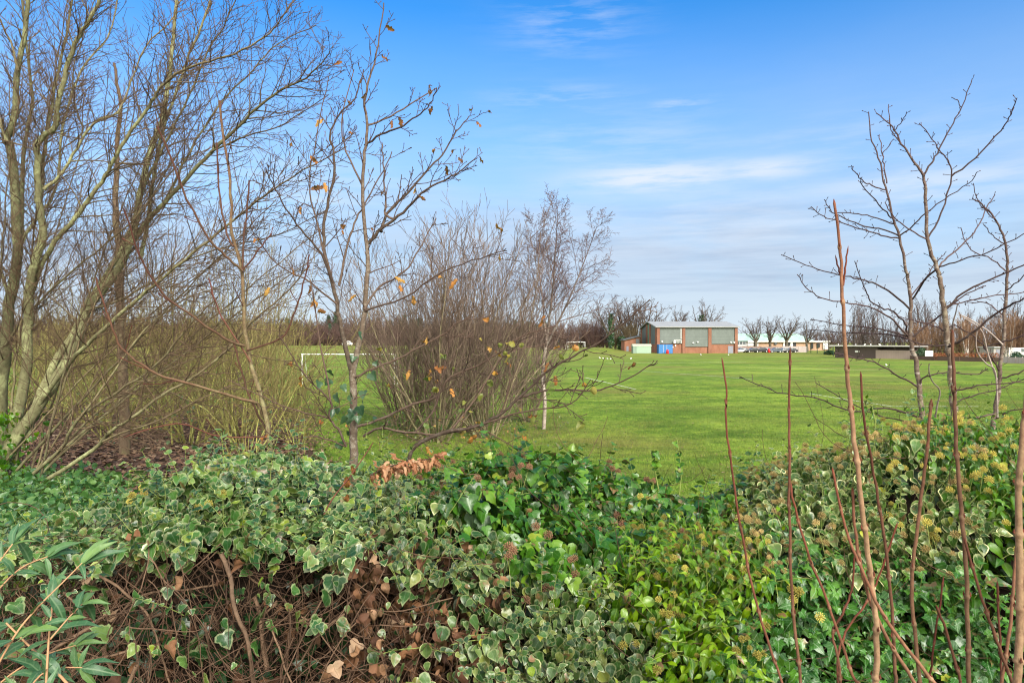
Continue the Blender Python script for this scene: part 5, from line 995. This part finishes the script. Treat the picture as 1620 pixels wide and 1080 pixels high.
# ================================================================ mid-ground shrubs and birch
def model(name, label, cat, build, group=None):
    rt = thing(name, label, cat, (0, 0, 0), 0, group); build(rt); return rt
def clump(seed, n, Hh, spread, barkm, dens, r0, rmin, lv=3, twl=1.0, curve=.35, sub=5, wob=.08):
    rr = random.Random(seed)
    def f(rt):
        T = Tubes(); C = Tubes(); sp_ = dict(lv=lv, seg=[9, 5, 3], wob=[wob, .15, .2], up=[curve, .45, .3], n=[dens, sub, 0], st=[.1, .15, .2], ang=[.42 + wob, .55, .55], lr=[.3 * twl, .42, .4], tap=[.45, .4, .4], rr=[.5, .65, .6], end=[.22, .4, .5], rmin=rmin, sides=[5, 3, 3])
        for i in range(n):
            a = rr.uniform(0, 6.28); q = rr.random() ** .7 * spread; d = Vector((math.cos(a) * q, math.sin(a) * q, 1)).normalized(); b = Vector((math.cos(a), math.sin(a), 0)) * rr.uniform(.05, .45)
            branch([T, C, C], b - Vector((0, 0, .1)), d, Hh * rr.uniform(.6, 1.02), r0 * rr.uniform(.5, 1.1), 0, sp_, rr)
        for t_, nm in ((T, 'stems'), (C, 'twigs')):
            o = t_.build(nm, barkm, None); o.parent = rt
    return f
GH = 'multi-stemmed bare shrubs beyond the oak'
hz = model('multi_stemmed_shrub', 'tall bare multi-stemmed shrub fanning out right beside the birch', 'shrub', clump(1, 25, 8.2, .85, B_HAZEL, 18, .04, .0066, 3, 1.25, .3, 5, .12), GH)
place = lambda px, Y: (*g2(px, Y), H(*g2(px, Y)))
hz.location = place(770, 25)
dup(hz, place(690, 24), 2.2, (.92, .92, .96), 'tall bare multi-stemmed shrub in the middle of the clump, directly behind the low oak bough'); dup(hz, place(640, 27), 4.1, (.85, .85, .86), 'bare multi-stemmed shrub at the left end of the clump, just right of the oak trunk')
dup(hz, place(735, 28), 3.0, (1, 1, 1.03), 'tall bare multi-stemmed shrub at the back of the clump, behind the others'); dup(hz, place(835, 30), 1.1, (.6, .6, .68), 'smaller bare multi-stemmed shrub crossing in front of the birch crown')
th_ = model('thicket_shrub', 'mossy bare shrub in the dense thicket between the pale tree and the oak', 'shrub', clump(2, 17, 4.5, 1.0, B_MOSS, 10, .023, .0047, 3, 1.6, .05, 4, .25), 'thicket shrubs on the bank')
tl = [(300, 15, 1.0), (370, 18, 1.1), (435, 19, .95), (250, 19, 1.1), (330, 23, 1.2), (410, 26, 1.2), (210, 24, 1.15), (150, 21, 1.05), (90, 26, 1.2), (30, 22, 1.2), (470, 15, .6), (390, 13.5, .8), (180, 16, .95)]
th_.location = place(*tl[0][:2])
for i, (a, Y, s) in enumerate(tl[1:]): dup(th_, place(a, Y), i * 1.7 + .5, (s, s, s * R.uniform(.9, 1.1)))
def birch(rt):
    rr = random.Random(5); T = Tubes(); C = Tubes()
    spb = dict(lv=4, seg=[9, 6, 5, 4], wob=[.04, .1, .14, .16], up=[.1, .3, .05, -.45], n=[24, 10, 6, 0], st=[.15, .15, .1, .2], ang=[.72, .68, .65, .5], lr=[.42, .45, .48, .42], tap=[.6, .4, .3, .4], rr=[.45, .5, .6, .6], end=[.15, .3, .5, .6], rmin=.0058, sides=[7, 4, 3, 3])
    b = Vector((0, 0, -.2)); pts = smooth_path([b, Vector((.05, 0, 1.2)), Vector((-.05, .02, 2.4)), Vector((.12, 0, 3.6))], 4); rad = [lerp(.085, .065, i / (len(pts) - 1)) for i in range(len(pts))]; T.add(pts, rad, 9); top = pts[-1]
    for d, L, r in ((Vector((.1, 0, 1)), 5.9, .06), (Vector((.55, .12, 1)), 5.9, .055), (Vector((-.1, -.1, 1)), 5.2, .04)): branch([T, C, C, C], top - Vector((0, 0, .05)), d.normalized(), L, r, 0, spb, rr)
    children([C, C, C, C], pts, rad, 4.0, 0, spb, rr, n=7, start=.4)
    for t_, nm in ((T, 'trunk'), (C, 'crown')):
        o = t_.build(nm, B_BIRCH, None); o.parent = rt
bt = model('birch_tree', 'white-trunked bare birch with fine purple-brown twigs standing on the lawn', 'tree', birch); bt.location = place(860, 27.5); bt.scale = (.95, .95, .95)
# ================================================================ far trees
def far_tree(seed, Hh, kind, barkm, tw=.03):
    rr = random.Random(seed)
    def f(rt):
        T = Tubes(); C = Tubes(); out = [T, C, C, C]
        if kind == 'oak':
            s_ = dict(lv=4, seg=[4, 7, 5, 3], wob=[.05, .17, .25, .3], up=[0, .35, .2, .1], n=[0, 9, 8, 0], st=[.5, .25, .15, .2], ang=[.6, .75, .7, .6], lr=[.5, .42, .42, .4], tap=[.2, .45, .4, .4], rr=[.6, .5, .5, .6], end=[.7, .2, .4, .6], rmin=tw, sides=[7, 5, 3, 3])
            d = Vector((rr.uniform(-.08, .08), 0, 1)).normalized(); b = Vector((0, 0, -.3)); th = Hh * .3; top = b + d * th; T.add([b, b + d * th * .5, top], [Hh * .042, Hh * .032, Hh * .03], 8)
            for i in range(7): a = i * .9 + rr.uniform(-.3, .3); q = rr.uniform(.25, .95); branch(out[0:1] + [T, C, C], top - d * rr.uniform(0, th * .3), Vector((math.cos(a) * q, math.sin(a) * q, 1)).normalized(), Hh * rr.uniform(.5, .7), Hh * .018, 1, s_, rr)
        elif kind == 'cone':
            s_ = dict(lv=3, seg=[8, 5, 3], wob=[.02, .1, .2], up=[.1, .5, .3], n=[46, 8, 0], st=[.15, .2, .2], ang=[.85, .6, .5], lr=[.3, .4, .4], tap=[.75, .4, .4], rr=[.35, .6, .6], end=[.1, .4, .5], rmin=tw, sides=[7, 3, 3])
            branch(out[:3], Vector((0, 0, -.3)), UP.copy(), Hh, Hh * .02, 0, s_, rr)
        else:
            s_ = dict(lv=3, seg=[7, 5, 3], wob=[.07, .13, .2], up=[.25, .4, .2], n=[13, 7, 0], st=[.15, .15, .2], ang=[.5, .55, .5], lr=[.36, .42, .4], tap=[.4, .4, .4], rr=[.5, .6, .6], end=[.2, .4, .5], rmin=tw, sides=[5, 3, 3])
            for i in range(11 if kind == 'bush' else 4): a = rr.uniform(0, 6.28); q = rr.random() * (.9 if kind == 'bush' else .35); branch([T, C, C], Vector((math.cos(a) * .3, math.sin(a) * .3, -.2)), Vector((math.cos(a) * q, math.sin(a) * q, 1)).normalized(), Hh * rr.uniform(.7, 1), Hh * .014, 0, s_, rr)
        for t_, nm in ((T, 'trunk'), (C, 'crown')):
            o = t_.build(nm, barkm, None)
            if o: o.parent = rt
    return f
F_GREY = bark('far_grey_bark', (.13, .1, .095), (.14, .12, .09), .03, .2, None, scale=1.5); F_BROWN = bark('far_brown_bark', (.15, .105, .08), (.15, .115, .085), .03, .2, None, scale=1.5); F_PURP = bark('far_purple_bark', (.155, .095, .08), (.155, .105, .08), .03, .2, None, scale=1.5); F_RUST = bark('far_rust_bark', (.27, .16, .095), (.38, .3, .22), .03, .12, None, scale=1.5); F_OLIVE = bark('far_olive_bark', (.16, .125, .07), (.17, .135, .08), .03, .2, None, scale=1.5)
def pl2(px, Y): return (*g2(px, Y), H(*g2(px, Y)))
o1 = model('oak_tree', 'tall grey bare oak in the group to the left of the hall, nearest the roof', 'tree', far_tree(21, 16, 'oak', F_GREY, .035)); o2 = model('oak_tree', 'spreading bare oak behind the left half of the hall roof', 'tree', far_tree(22, 16, 'oak', F_GREY, .035)); o3 = model('oak_tree', 'bare oak with a dark ivy-clad trunk standing highest behind the middle of the hall roof', 'tree', far_tree(23, 17, 'oak', F_GREY, .035))
o1.location = pl2(1020, 238); o1.scale = (1.3, 1.3, 1.22); o2.location = pl2(1078, 262); o2.scale = (1.1, 1.1, 1.12); o3.location = pl2(1110, 256); o3.scale = (1.1, 1.1, 1.22)
IVC = leafmat('far_ivy', [(0, (.012, .035, .01)), (1, (.04, .08, .02))], None, tl=0)
def ivy_coat(rt, zs, n, r, s=.28):
    b = Vector(rt.location); sc_ = rt.scale.x; ps = [Vector((R.gauss(0, r), R.gauss(0, r), R.uniform(*zs))) for _ in range(n)]
    o = leaves('ivy_coat', 'ovate', ps, [rvec(R) + Vector((0, -1, .5)) for _ in ps], [rvec(R) + Vector((0, 0, -.6)) for _ in ps], [R.uniform(.5, 1) * s * 2 for _ in ps], IVC, None, (0, 0, 0)); o.parent = rt
ivy_coat(o3, (3, 11), 500, .55)
for j, (a, Y, s, src, lab) in enumerate([(990, 246, 1.3, o2, 'grey bare oak in the group left of the hall, above the dark ivy-clad trunk'), (966, 240, 1.2, o3, 'grey bare oak at the left end of the group beside the purple-brown shrubs'), (1004, 252, 1.28, o1, 'slighter grey bare oak rising behind the others left of the hall'), (1126, 275, .85, o2, 'low bare tree just showing over the roof right of the tallest oak'), (1050, 268, .88, o1, 'low bare tree just showing over the left end of the hall roof')]):
    t_ = dup(src, pl2(a, Y), j + 1.0, (s, s, s), lab)
PARK = [(1195, 238, .8, o1, 'bare oak in front of the mint roof, nearest the hall'), (1219, 236, .82, o2, 'bare oak in front of the mint roof, second from the hall, with a wide fork'), (1244, 238, .84, o3, 'bare oak in front of the mint roof, third from the hall'), (1277, 240, .74, o1, 'bare oak in front of the mint roof, furthest from the hall')]
for j, (a, Y, s, src, lab) in enumerate(PARK):
    t_ = dup(src, pl2(a, Y), j * 1.3 + 2.0, (s * 1.08, s * 1.08, s * .98), lab)
    for c in list(t_.children):
        if c.name.startswith('ivy_coat'): bpy.data.objects.remove(c)
c1_ = model('alder_tree', 'conical bare tree with a straight dark trunk left of the timber shed', 'tree', far_tree(31, 14, 'cone', F_GREY, .026)); c1_.location = pl2(1311, 190); c1_.scale = (.85, .85, .82); dup(c1_, pl2(1327, 200), 2, (.6, .6, .68), 'slim conical bare tree just behind the left end of the timber shed')
u1 = model('bare_tree', 'grey bare tree behind the timber shed', 'tree', far_tree(41, 13, 'up', F_GREY, .024), 'grey trees behind the timber shed'); u2 = model('bare_tree', 'grey bare tree behind the timber shed', 'tree', far_tree(42, 13, 'up', F_GREY, .024), 'grey trees behind the timber shed')
u1.location = pl2(1352, 168); u2.location = pl2(1368, 172)
for j, (a, Y, s) in enumerate([(1383, 168, .95), (1398, 176, .85), (1338, 180, .7), (1412, 170, .75), (1426, 178, .8), (1376, 182, 1.05), (1360, 190, 1.0)]): dup([u1, u2][j % 2], pl2(a, Y), j * 1.1, (s, s, s))
for j, (a, Y, s) in enumerate([(1462, 160, 1.15), (1478, 165, 1.05), (1450, 170, 1.05), (1492, 158, .95)]): dup([u2, u1][j % 2], pl2(a, Y), j * 1.9 + .6, (s * 1.1, s * 1.1, s * .95), 'large grey bare tree behind the trunks of the two bigger cherries', 'grey trees behind the cherries')
r1 = model('rust_tree', 'rust-brown bare tree in the row along the far right side of the field', 'tree', far_tree(51, 8.5, 'bush', F_RUST, .02), 'rust-brown trees on the far right'); r1.location = pl2(1463, 142)
for j, (a, Y, s) in enumerate([(1478, 146, .95), (1494, 142, 1.0), (1510, 146, 1.1), (1526, 142, .95), (1542, 146, 1.05), (1558, 142, .9), (1574, 147, 1.1), (1592, 143, 1.15), (1608, 139, 1.2), (1622, 145, 1.2), (1450, 150, .75), (1640, 140, 1.1)]): dup(r1, pl2(a, Y), j * 1.3, (s, s, s))
for j, (a, Y, s) in enumerate([(1530, 165, .85), (1552, 168, .8), (1576, 160, .9), (1600, 160, 1.05), (1618, 158, 1.0)]): dup([u1, u2][j % 2], pl2(a, Y), j * 1.4, (s, s, s), 'grey bare tree rising behind the rust-brown trees', 'grey trees behind the rust-brown ones')
F_WB = bark('far_white_bark', (.5, .45, .4), (.62, .58, .52), .02, .08, None, scale=1.5)
wb = model('birch_tree', 'slim pale birch trunk rising among the rust-brown trees', 'tree', far_tree(61, 9, 'up', F_WB, .03), 'pale birches among the rust-brown trees'); wb.location = pl2(1531, 137)
for c in list(wb.children):
    if c.name.startswith('crown'): c.data.materials[0] = F_RUST
for j, (a, Y, s) in enumerate([(1592, 134, 1.0), (1598, 134, .9), (1456, 138, .6), (1466, 139, .6)]): dup(wb, pl2(a, Y), j * 1.1, (s * .7, s * .7, s))
# leafy bushes and conifers
def leafball(lobes, n, s, mat, trunk=None):
    def f(rt):
        ps = []; ns = []; ts = []
        for i in range(n):
            (cx_, cy_, cz, rx, rz_) = R.choice(lobes); d = rvec(R); k = R.uniform(.55, 1.0) ** .6; q = Vector((cx_ + d.x * rx * k, cy_ + d.y * rx * k, cz + d.z * rz_ * k)); ps.append(q); ns.append(d + rvec(R) * .5); ts.append(rvec(R) + Vector((0, 0, -.3)))
        o = leaves('foliage', 'ovate', ps, ns, ts, [R.uniform(.6, 1.2) * s for _ in ps], mat, None, (0, 0, 0)); o.parent = rt
        T = Tubes(); hh = max(l[2] for l in lobes); T.add([Vector((0, 0, -.2)), Vector((.02, 0, hh * .5)), Vector((0, 0, hh))], [.12, .1, .04], 6); o = T.build('trunk', F_BROWN, None); o.parent = rt
    return f
EVG = leafmat('evergreen_leaf', [(0, (.012, .04, .014)), (.6, (.025, .075, .022)), (1, (.05, .12, .03))], None, tl=.1); BEECH = leafmat('beech_hedge_leaf', [(0, (.16, .045, .018)), (.5, (.28, .085, .03)), (1, (.4, .15, .06))], None, tl=.1, rough=.7)
ev = model('evergreen_bush', 'round dark evergreen bush beside the pale sign board', 'bush', leafball([(0, 0, 1.0, 1.1, 1.0), (.8, 0, .8, .8, .8), (-.7, .1, .9, .9, .8), (.1, 0, 1.7, .7, .6)], 1500, .2, EVG)); ev.location = pl2(1458, 132)
dup(ev, pl2(1608, 120), 1, (1.6, 1, .75), 'dark evergreen hedge bush in front of the white vehicle'); dup(ev, pl2(1313, 178), 2, (1.2, 1.2, .55), 'low dark green bush at the left end of the timber shed'); dup(ev, pl2(1640, 116), 2.5, (1.6, 1, .8), 'dark evergreen bush at the very right edge of the field')
bh = model('beech_hedge', 'clipped rust-coloured beech hedge along the right side of the field', 'hedge', leafball([(x * .8, 0, .75, .55, .75) for x in range(-7, 8)], 3000, .16, BEECH)); bh.location = pl2(1529, 126)
dup(bh, pl2(1488, 133), .2, (.6, 1, .9), 'shorter rust-coloured beech hedge just behind the pale sign board')
def conifer(seed):
    rr = random.Random(seed)
    def f(rt):
        ps = []; ns = []; ts = []
        for i in range(1300):
            z = rr.random() ** 1.3; a = rr.uniform(0, 6.28); rad = (1 - z) * 2.6 * (.6 + .4 * math.sin(z * 42)) * rr.uniform(.4, 1) + .1; ps.append(Vector((math.cos(a) * rad, math.sin(a) * rad, .8 + z * 12))); ts.append(Vector((math.cos(a), math.sin(a), -.5))); ns.append(Vector((0, 0, 1)) + rvec(rr) * .6)
        o = leaves('foliage', 'lance', ps, ns, ts, [rr.uniform(.6, 1.3) for _ in ps], CONI, None, (0, 0, 0)); o.parent = rt
        T = Tubes(); T.add([Vector((0, 0, -.3)), Vector((0, 0, 6)), Vector((0, 0, 12.5))], [.28, .18, .03], 6); o = T.build('trunk', F_BROWN, None); o.parent = rt
    return f
CONI = leafmat('conifer_needles', [(0, (.018, .04, .02)), (.6, (.035, .065, .028)), (1, (.06, .09, .035))], None, tl=0)
cf = model('conifer', 'dark conifer in the woodland beyond the far side of the field', 'tree', conifer(3), 'conifers in the far woodland')
CL = [(835, 330, 1.0), (848, 320, .85), (862, 325, 1.0), (826, 340, .9), (876, 330, .8), (815, 335, 1.05), (640, 340, 1.2), (655, 345, 1.05), (800, 345, .95), (532, 345, 1.35), (520, 350, 1.2), (598, 350, 1.1), (785, 340, 1.0), (890, 335, .75), (618, 345, 1.0), (455, 350, 1.1), (300, 350, 1.1), (170, 345, 1.15), (740, 350, 1.05), (700, 345, .95)]
CL += [(R.uniform(-60, 860), R.uniform(322, 350), R.uniform(.75, 1.15)) for _ in range(22)]
cf.location = pl2(*CL[0][:2])
for j, (a, Y, s) in enumerate(CL[1:]): dup(cf, pl2(a, Y), j, (s, s, s))
iv_ = model('ivy_clad_tree', 'dark ivy-covered trunk among the oaks left of the hall', 'tree', leafball([(0, 0, z, 1.1, 1.6) for z in (2, 4, 6, 7.5)], 900, .45, EVG)); iv_.location = pl2(967, 228); iv_.scale = (.9, .9, 1.15); dup(iv_, pl2(983, 232), 1, (1.3, 1.3, .55), 'dark evergreen mass at the foot of the oaks left of the hall')
pb = model('purple_shrub', 'purple-brown leafless shrub in the bank of scrub left of the hall', 'shrub', far_tree(71, 10, 'bush', F_PURP, .032), 'purple-brown scrub left of the hall'); ob = model('brown_shrub', 'olive-brown leafless shrub in the bank of scrub left of the hall', 'shrub', far_tree(72, 9, 'bush', F_OLIVE, .03), 'olive-brown scrub at the foot of the oaks')
PL = [(885, 262, 1.05), (900, 255, 1.0), (916, 258, 1.08), (930, 250, 1.05), (945, 252, 1.05), (957, 245, .95), (872, 268, 1.0), (922, 270, 1.1), (940, 265, 1.1), (858, 272, .95), (908, 246, .8), (893, 276, 1.1), (938, 244, .8), (950, 262, 1.1)]
pb.location = pl2(*PL[0][:2])
for j, (a, Y, s) in enumerate(PL[1:]): dup(pb, pl2(a, Y), j * .9, (s, s, s))
OL = [(975, 236, 1.0), (990, 236, 1.05), (1002, 238, 1.0), (982, 242, 1.2), (1012, 242, 1.0)]
ob.location = pl2(*OL[0][:2])
for j, (a, Y, s) in enumerate(OL[1:]): dup(ob, pl2(a, Y), j * .9, (s, s, s))
# the woodland edge beyond the left of the field
wa = model('woodland_tree', 'bare brown tree in the woodland edge beyond the left of the field', 'tree', far_tree(81, 13, 'up', F_BROWN, .045), 'bare trees of the far woodland edge'); wb2 = model('woodland_tree', 'bare brown tree in the woodland edge beyond the left of the field', 'tree', far_tree(82, 12, 'bush', F_PURP, .045), 'bare trees of the far woodland edge'); wc = model('woodland_tree', 'bare brown tree in the woodland edge beyond the left of the field', 'tree', far_tree(83, 13, 'oak', F_OLIVE, .045), 'bare trees of the far woodland edge')
k = 0
for row, (Y, dpx, s0) in enumerate(((318, 14, .78), (325, 13, .9), (336, 12, 1.0), (350, 12, 1.12))):
    a = -90
    while a < 860:
        a += dpx * R.uniform(.7, 1.3); s = s0 * R.uniform(.82, 1.18); src = R.choice([wa, wb2, wb2, wc]); loc = pl2(a, Y + R.uniform(-6, 6))
        if k < 3 and row == 0: src = [wa, wb2, wc][k]; src.location = loc; src.scale = (s, s, s)
        else: dup(src, loc, R.uniform(0, 6), (s * 1.1, s * 1.1, s * R.uniform(.85, 1.05)))
        k += 1
us = dup(pb, pl2(-60, 310), 0, (.9, .9, .55), 'low brown scrub along the foot of the far woodland edge', 'scrub at the foot of the far woodland')
a = -60
while a < 860: a += R.uniform(9, 15); s = R.uniform(.7, 1.1); dup(us, pl2(a, 310 + R.uniform(-4, 6)), R.uniform(0, 6), (s, s, s * R.uniform(.45, .75)))
# distant wooded skyline on the right, behind the school
for j, (a, Y, s) in enumerate([(1290, 330, .8), (1300, 340, .9), (1312, 335, .85), (1280, 345, .85), (1325, 340, .9), (1340, 330, .9), (1356, 335, .95), (1372, 330, .9), (1390, 335, .95), (1406, 330, .9), (1424, 335, .9), (1270, 350, .8), (1180, 350, .75), (1165, 345, .8)]): dup([wb2, wa][j % 2], pl2(a, Y), j * 1.2, (s, s, s * .8), 'low bare tree on the distant wooded skyline behind the school', 'trees on the distant skyline')
# far house glimpsed through the branches and a white vehicle
vh = thing('parked_van', 'tiny white van parked at the woodland edge, seen through the fork of the oak', 'van', pl2(549, 300)); x, y, z = vh.location
mb = MB(); mb.prism([(x - 2.2, z + .4), (x + 2.2, z + .4), (x + 2.2, z + 1.2), (x + 1.5, z + 1.4), (x + 1.0, z + 2.1), (x - 2.2, z + 2.2)], 'y', y, y + 1.9); mb.build('body', WHITE, vh, .08); B('window', [(x + .1, x + 1.0, y - .03, y + .1, z + 1.4, z + 1.9)], GLASS, vh)
for q in (-1.4, 1.4): T = Tubes(); c = Vector((x + q, y + .05, z + .36)); T.add([c + Vector((0, o, 0)) for o in (-.1, -.1, .1, .1)], [.02, .36, .36, .02], 12); T.build('wheel', DARK, vh)
# low undergrowth along the foot of the bank trees
m = leafmat('undergrowth_leaf', [(0, (.02, .08, .02)), (.5, (.05, .14, .03)), (1, (.12, .22, .05))], None, tl=.25)
x, y = scatter(15000, 3.9, 11, -.85, -.4); kz = (NR.random(len(x)) < sm((10.6 - y) / 3) * sm((-x / y - .5) / .16)); x, y = x[kz], y[kz]
z = hgt(x, y) + .02 + .22 * NR.random(len(x)); n_ = len(x); o = leaves('undergrowth', 'ovate', np.stack([x, y, z], 1), NR.normal(size=(n_, 3)) * .5 + np.array([0, -.3, .9]), NR.normal(size=(n_, 3)) + np.array([0, 0, -.2]), .05 + .06 * NR.random(n_), m); o['kind'] = 'stuff'; tag(o, 'bright green low undergrowth at the foot of the bank behind the left end of the hedge', 'undergrowth')
ps = [Vector((-6.9 + R.gauss(0, .25), 9.2 + R.gauss(0, .2), H(-6.9, 9.2) + R.uniform(0, 1.0))) for _ in range(260)]
leaves('ivy_coat', 'ivy', ps, [rvec(R) + Vector((.2, -1, .4)) for _ in ps], [rvec(R) * .6 + Vector((0, 0, -1)) for _ in ps], [R.uniform(.05, .09) for _ in ps], G_GR, TREE_A)
# brambles and young growth round the feet of the bare shrubs
BR_ = bark('bramble_stem', (.2, .13, .09), (.24, .18, .1), .002, .008, None)
LF_BR = leafmat('bramble_leaf', [(0, (.03, .08, .02)), (.5, (.07, .13, .03)), (.8, (.2, .18, .04)), (1, (.4, .2, .05))], ((.15, .2, .08), .3), tl=.25)
for lab, sp_, n in (('low bramble with sparse leaves round the foot of the bare shrub clump', [(g2(690, 22), 1.5), (g2(760, 23), 1.6), (g2(820, 25), 1.3), (g2(640, 24), 1.1)], 150), ('low bramble with sparse leaves among the thicket shrubs on the litter', [(g2(330, 14), 1.6), (g2(420, 16), 1.4), (g2(250, 17), 1.8)], 130)):
    rt = thing('bramble', lab, 'bramble', (*sp_[0][0], H(*sp_[0][0])), 0, None); T = Tubes(); ps = []; ts = []
    for i in range(n):
        (x, y), r_ = R.choice(sp_); x += R.gauss(0, r_ * .7); y += R.gauss(0, r_ * .5); q = Vector((x, y, H(x, y) - .02)); d = (Vector((R.gauss(0, .6), R.gauss(0, .5), 1))).normalized(); pts = [q]
        for k_ in range(9):
            d = (d + rvec(R) * .22 + Vector((0, 0, -.13))).normalized(); q = q + d * R.uniform(.1, .2); pts.append(q)
            if k_ > 2 and R.random() < .45: ps.append(q); ts.append(rvec(R) + d)
        T.add(pts, [lerp(.006, .003, i_ / 9) for i_ in range(10)], 3)
    T.build('stems', BR_, rt); leaves('foliage', 'ovate', ps, [Vector((0, -.4, .8)) + rvec(R) * .5 for _ in ps], ts, [R.uniform(.05, .1) for _ in ps], LF_BR, rt)
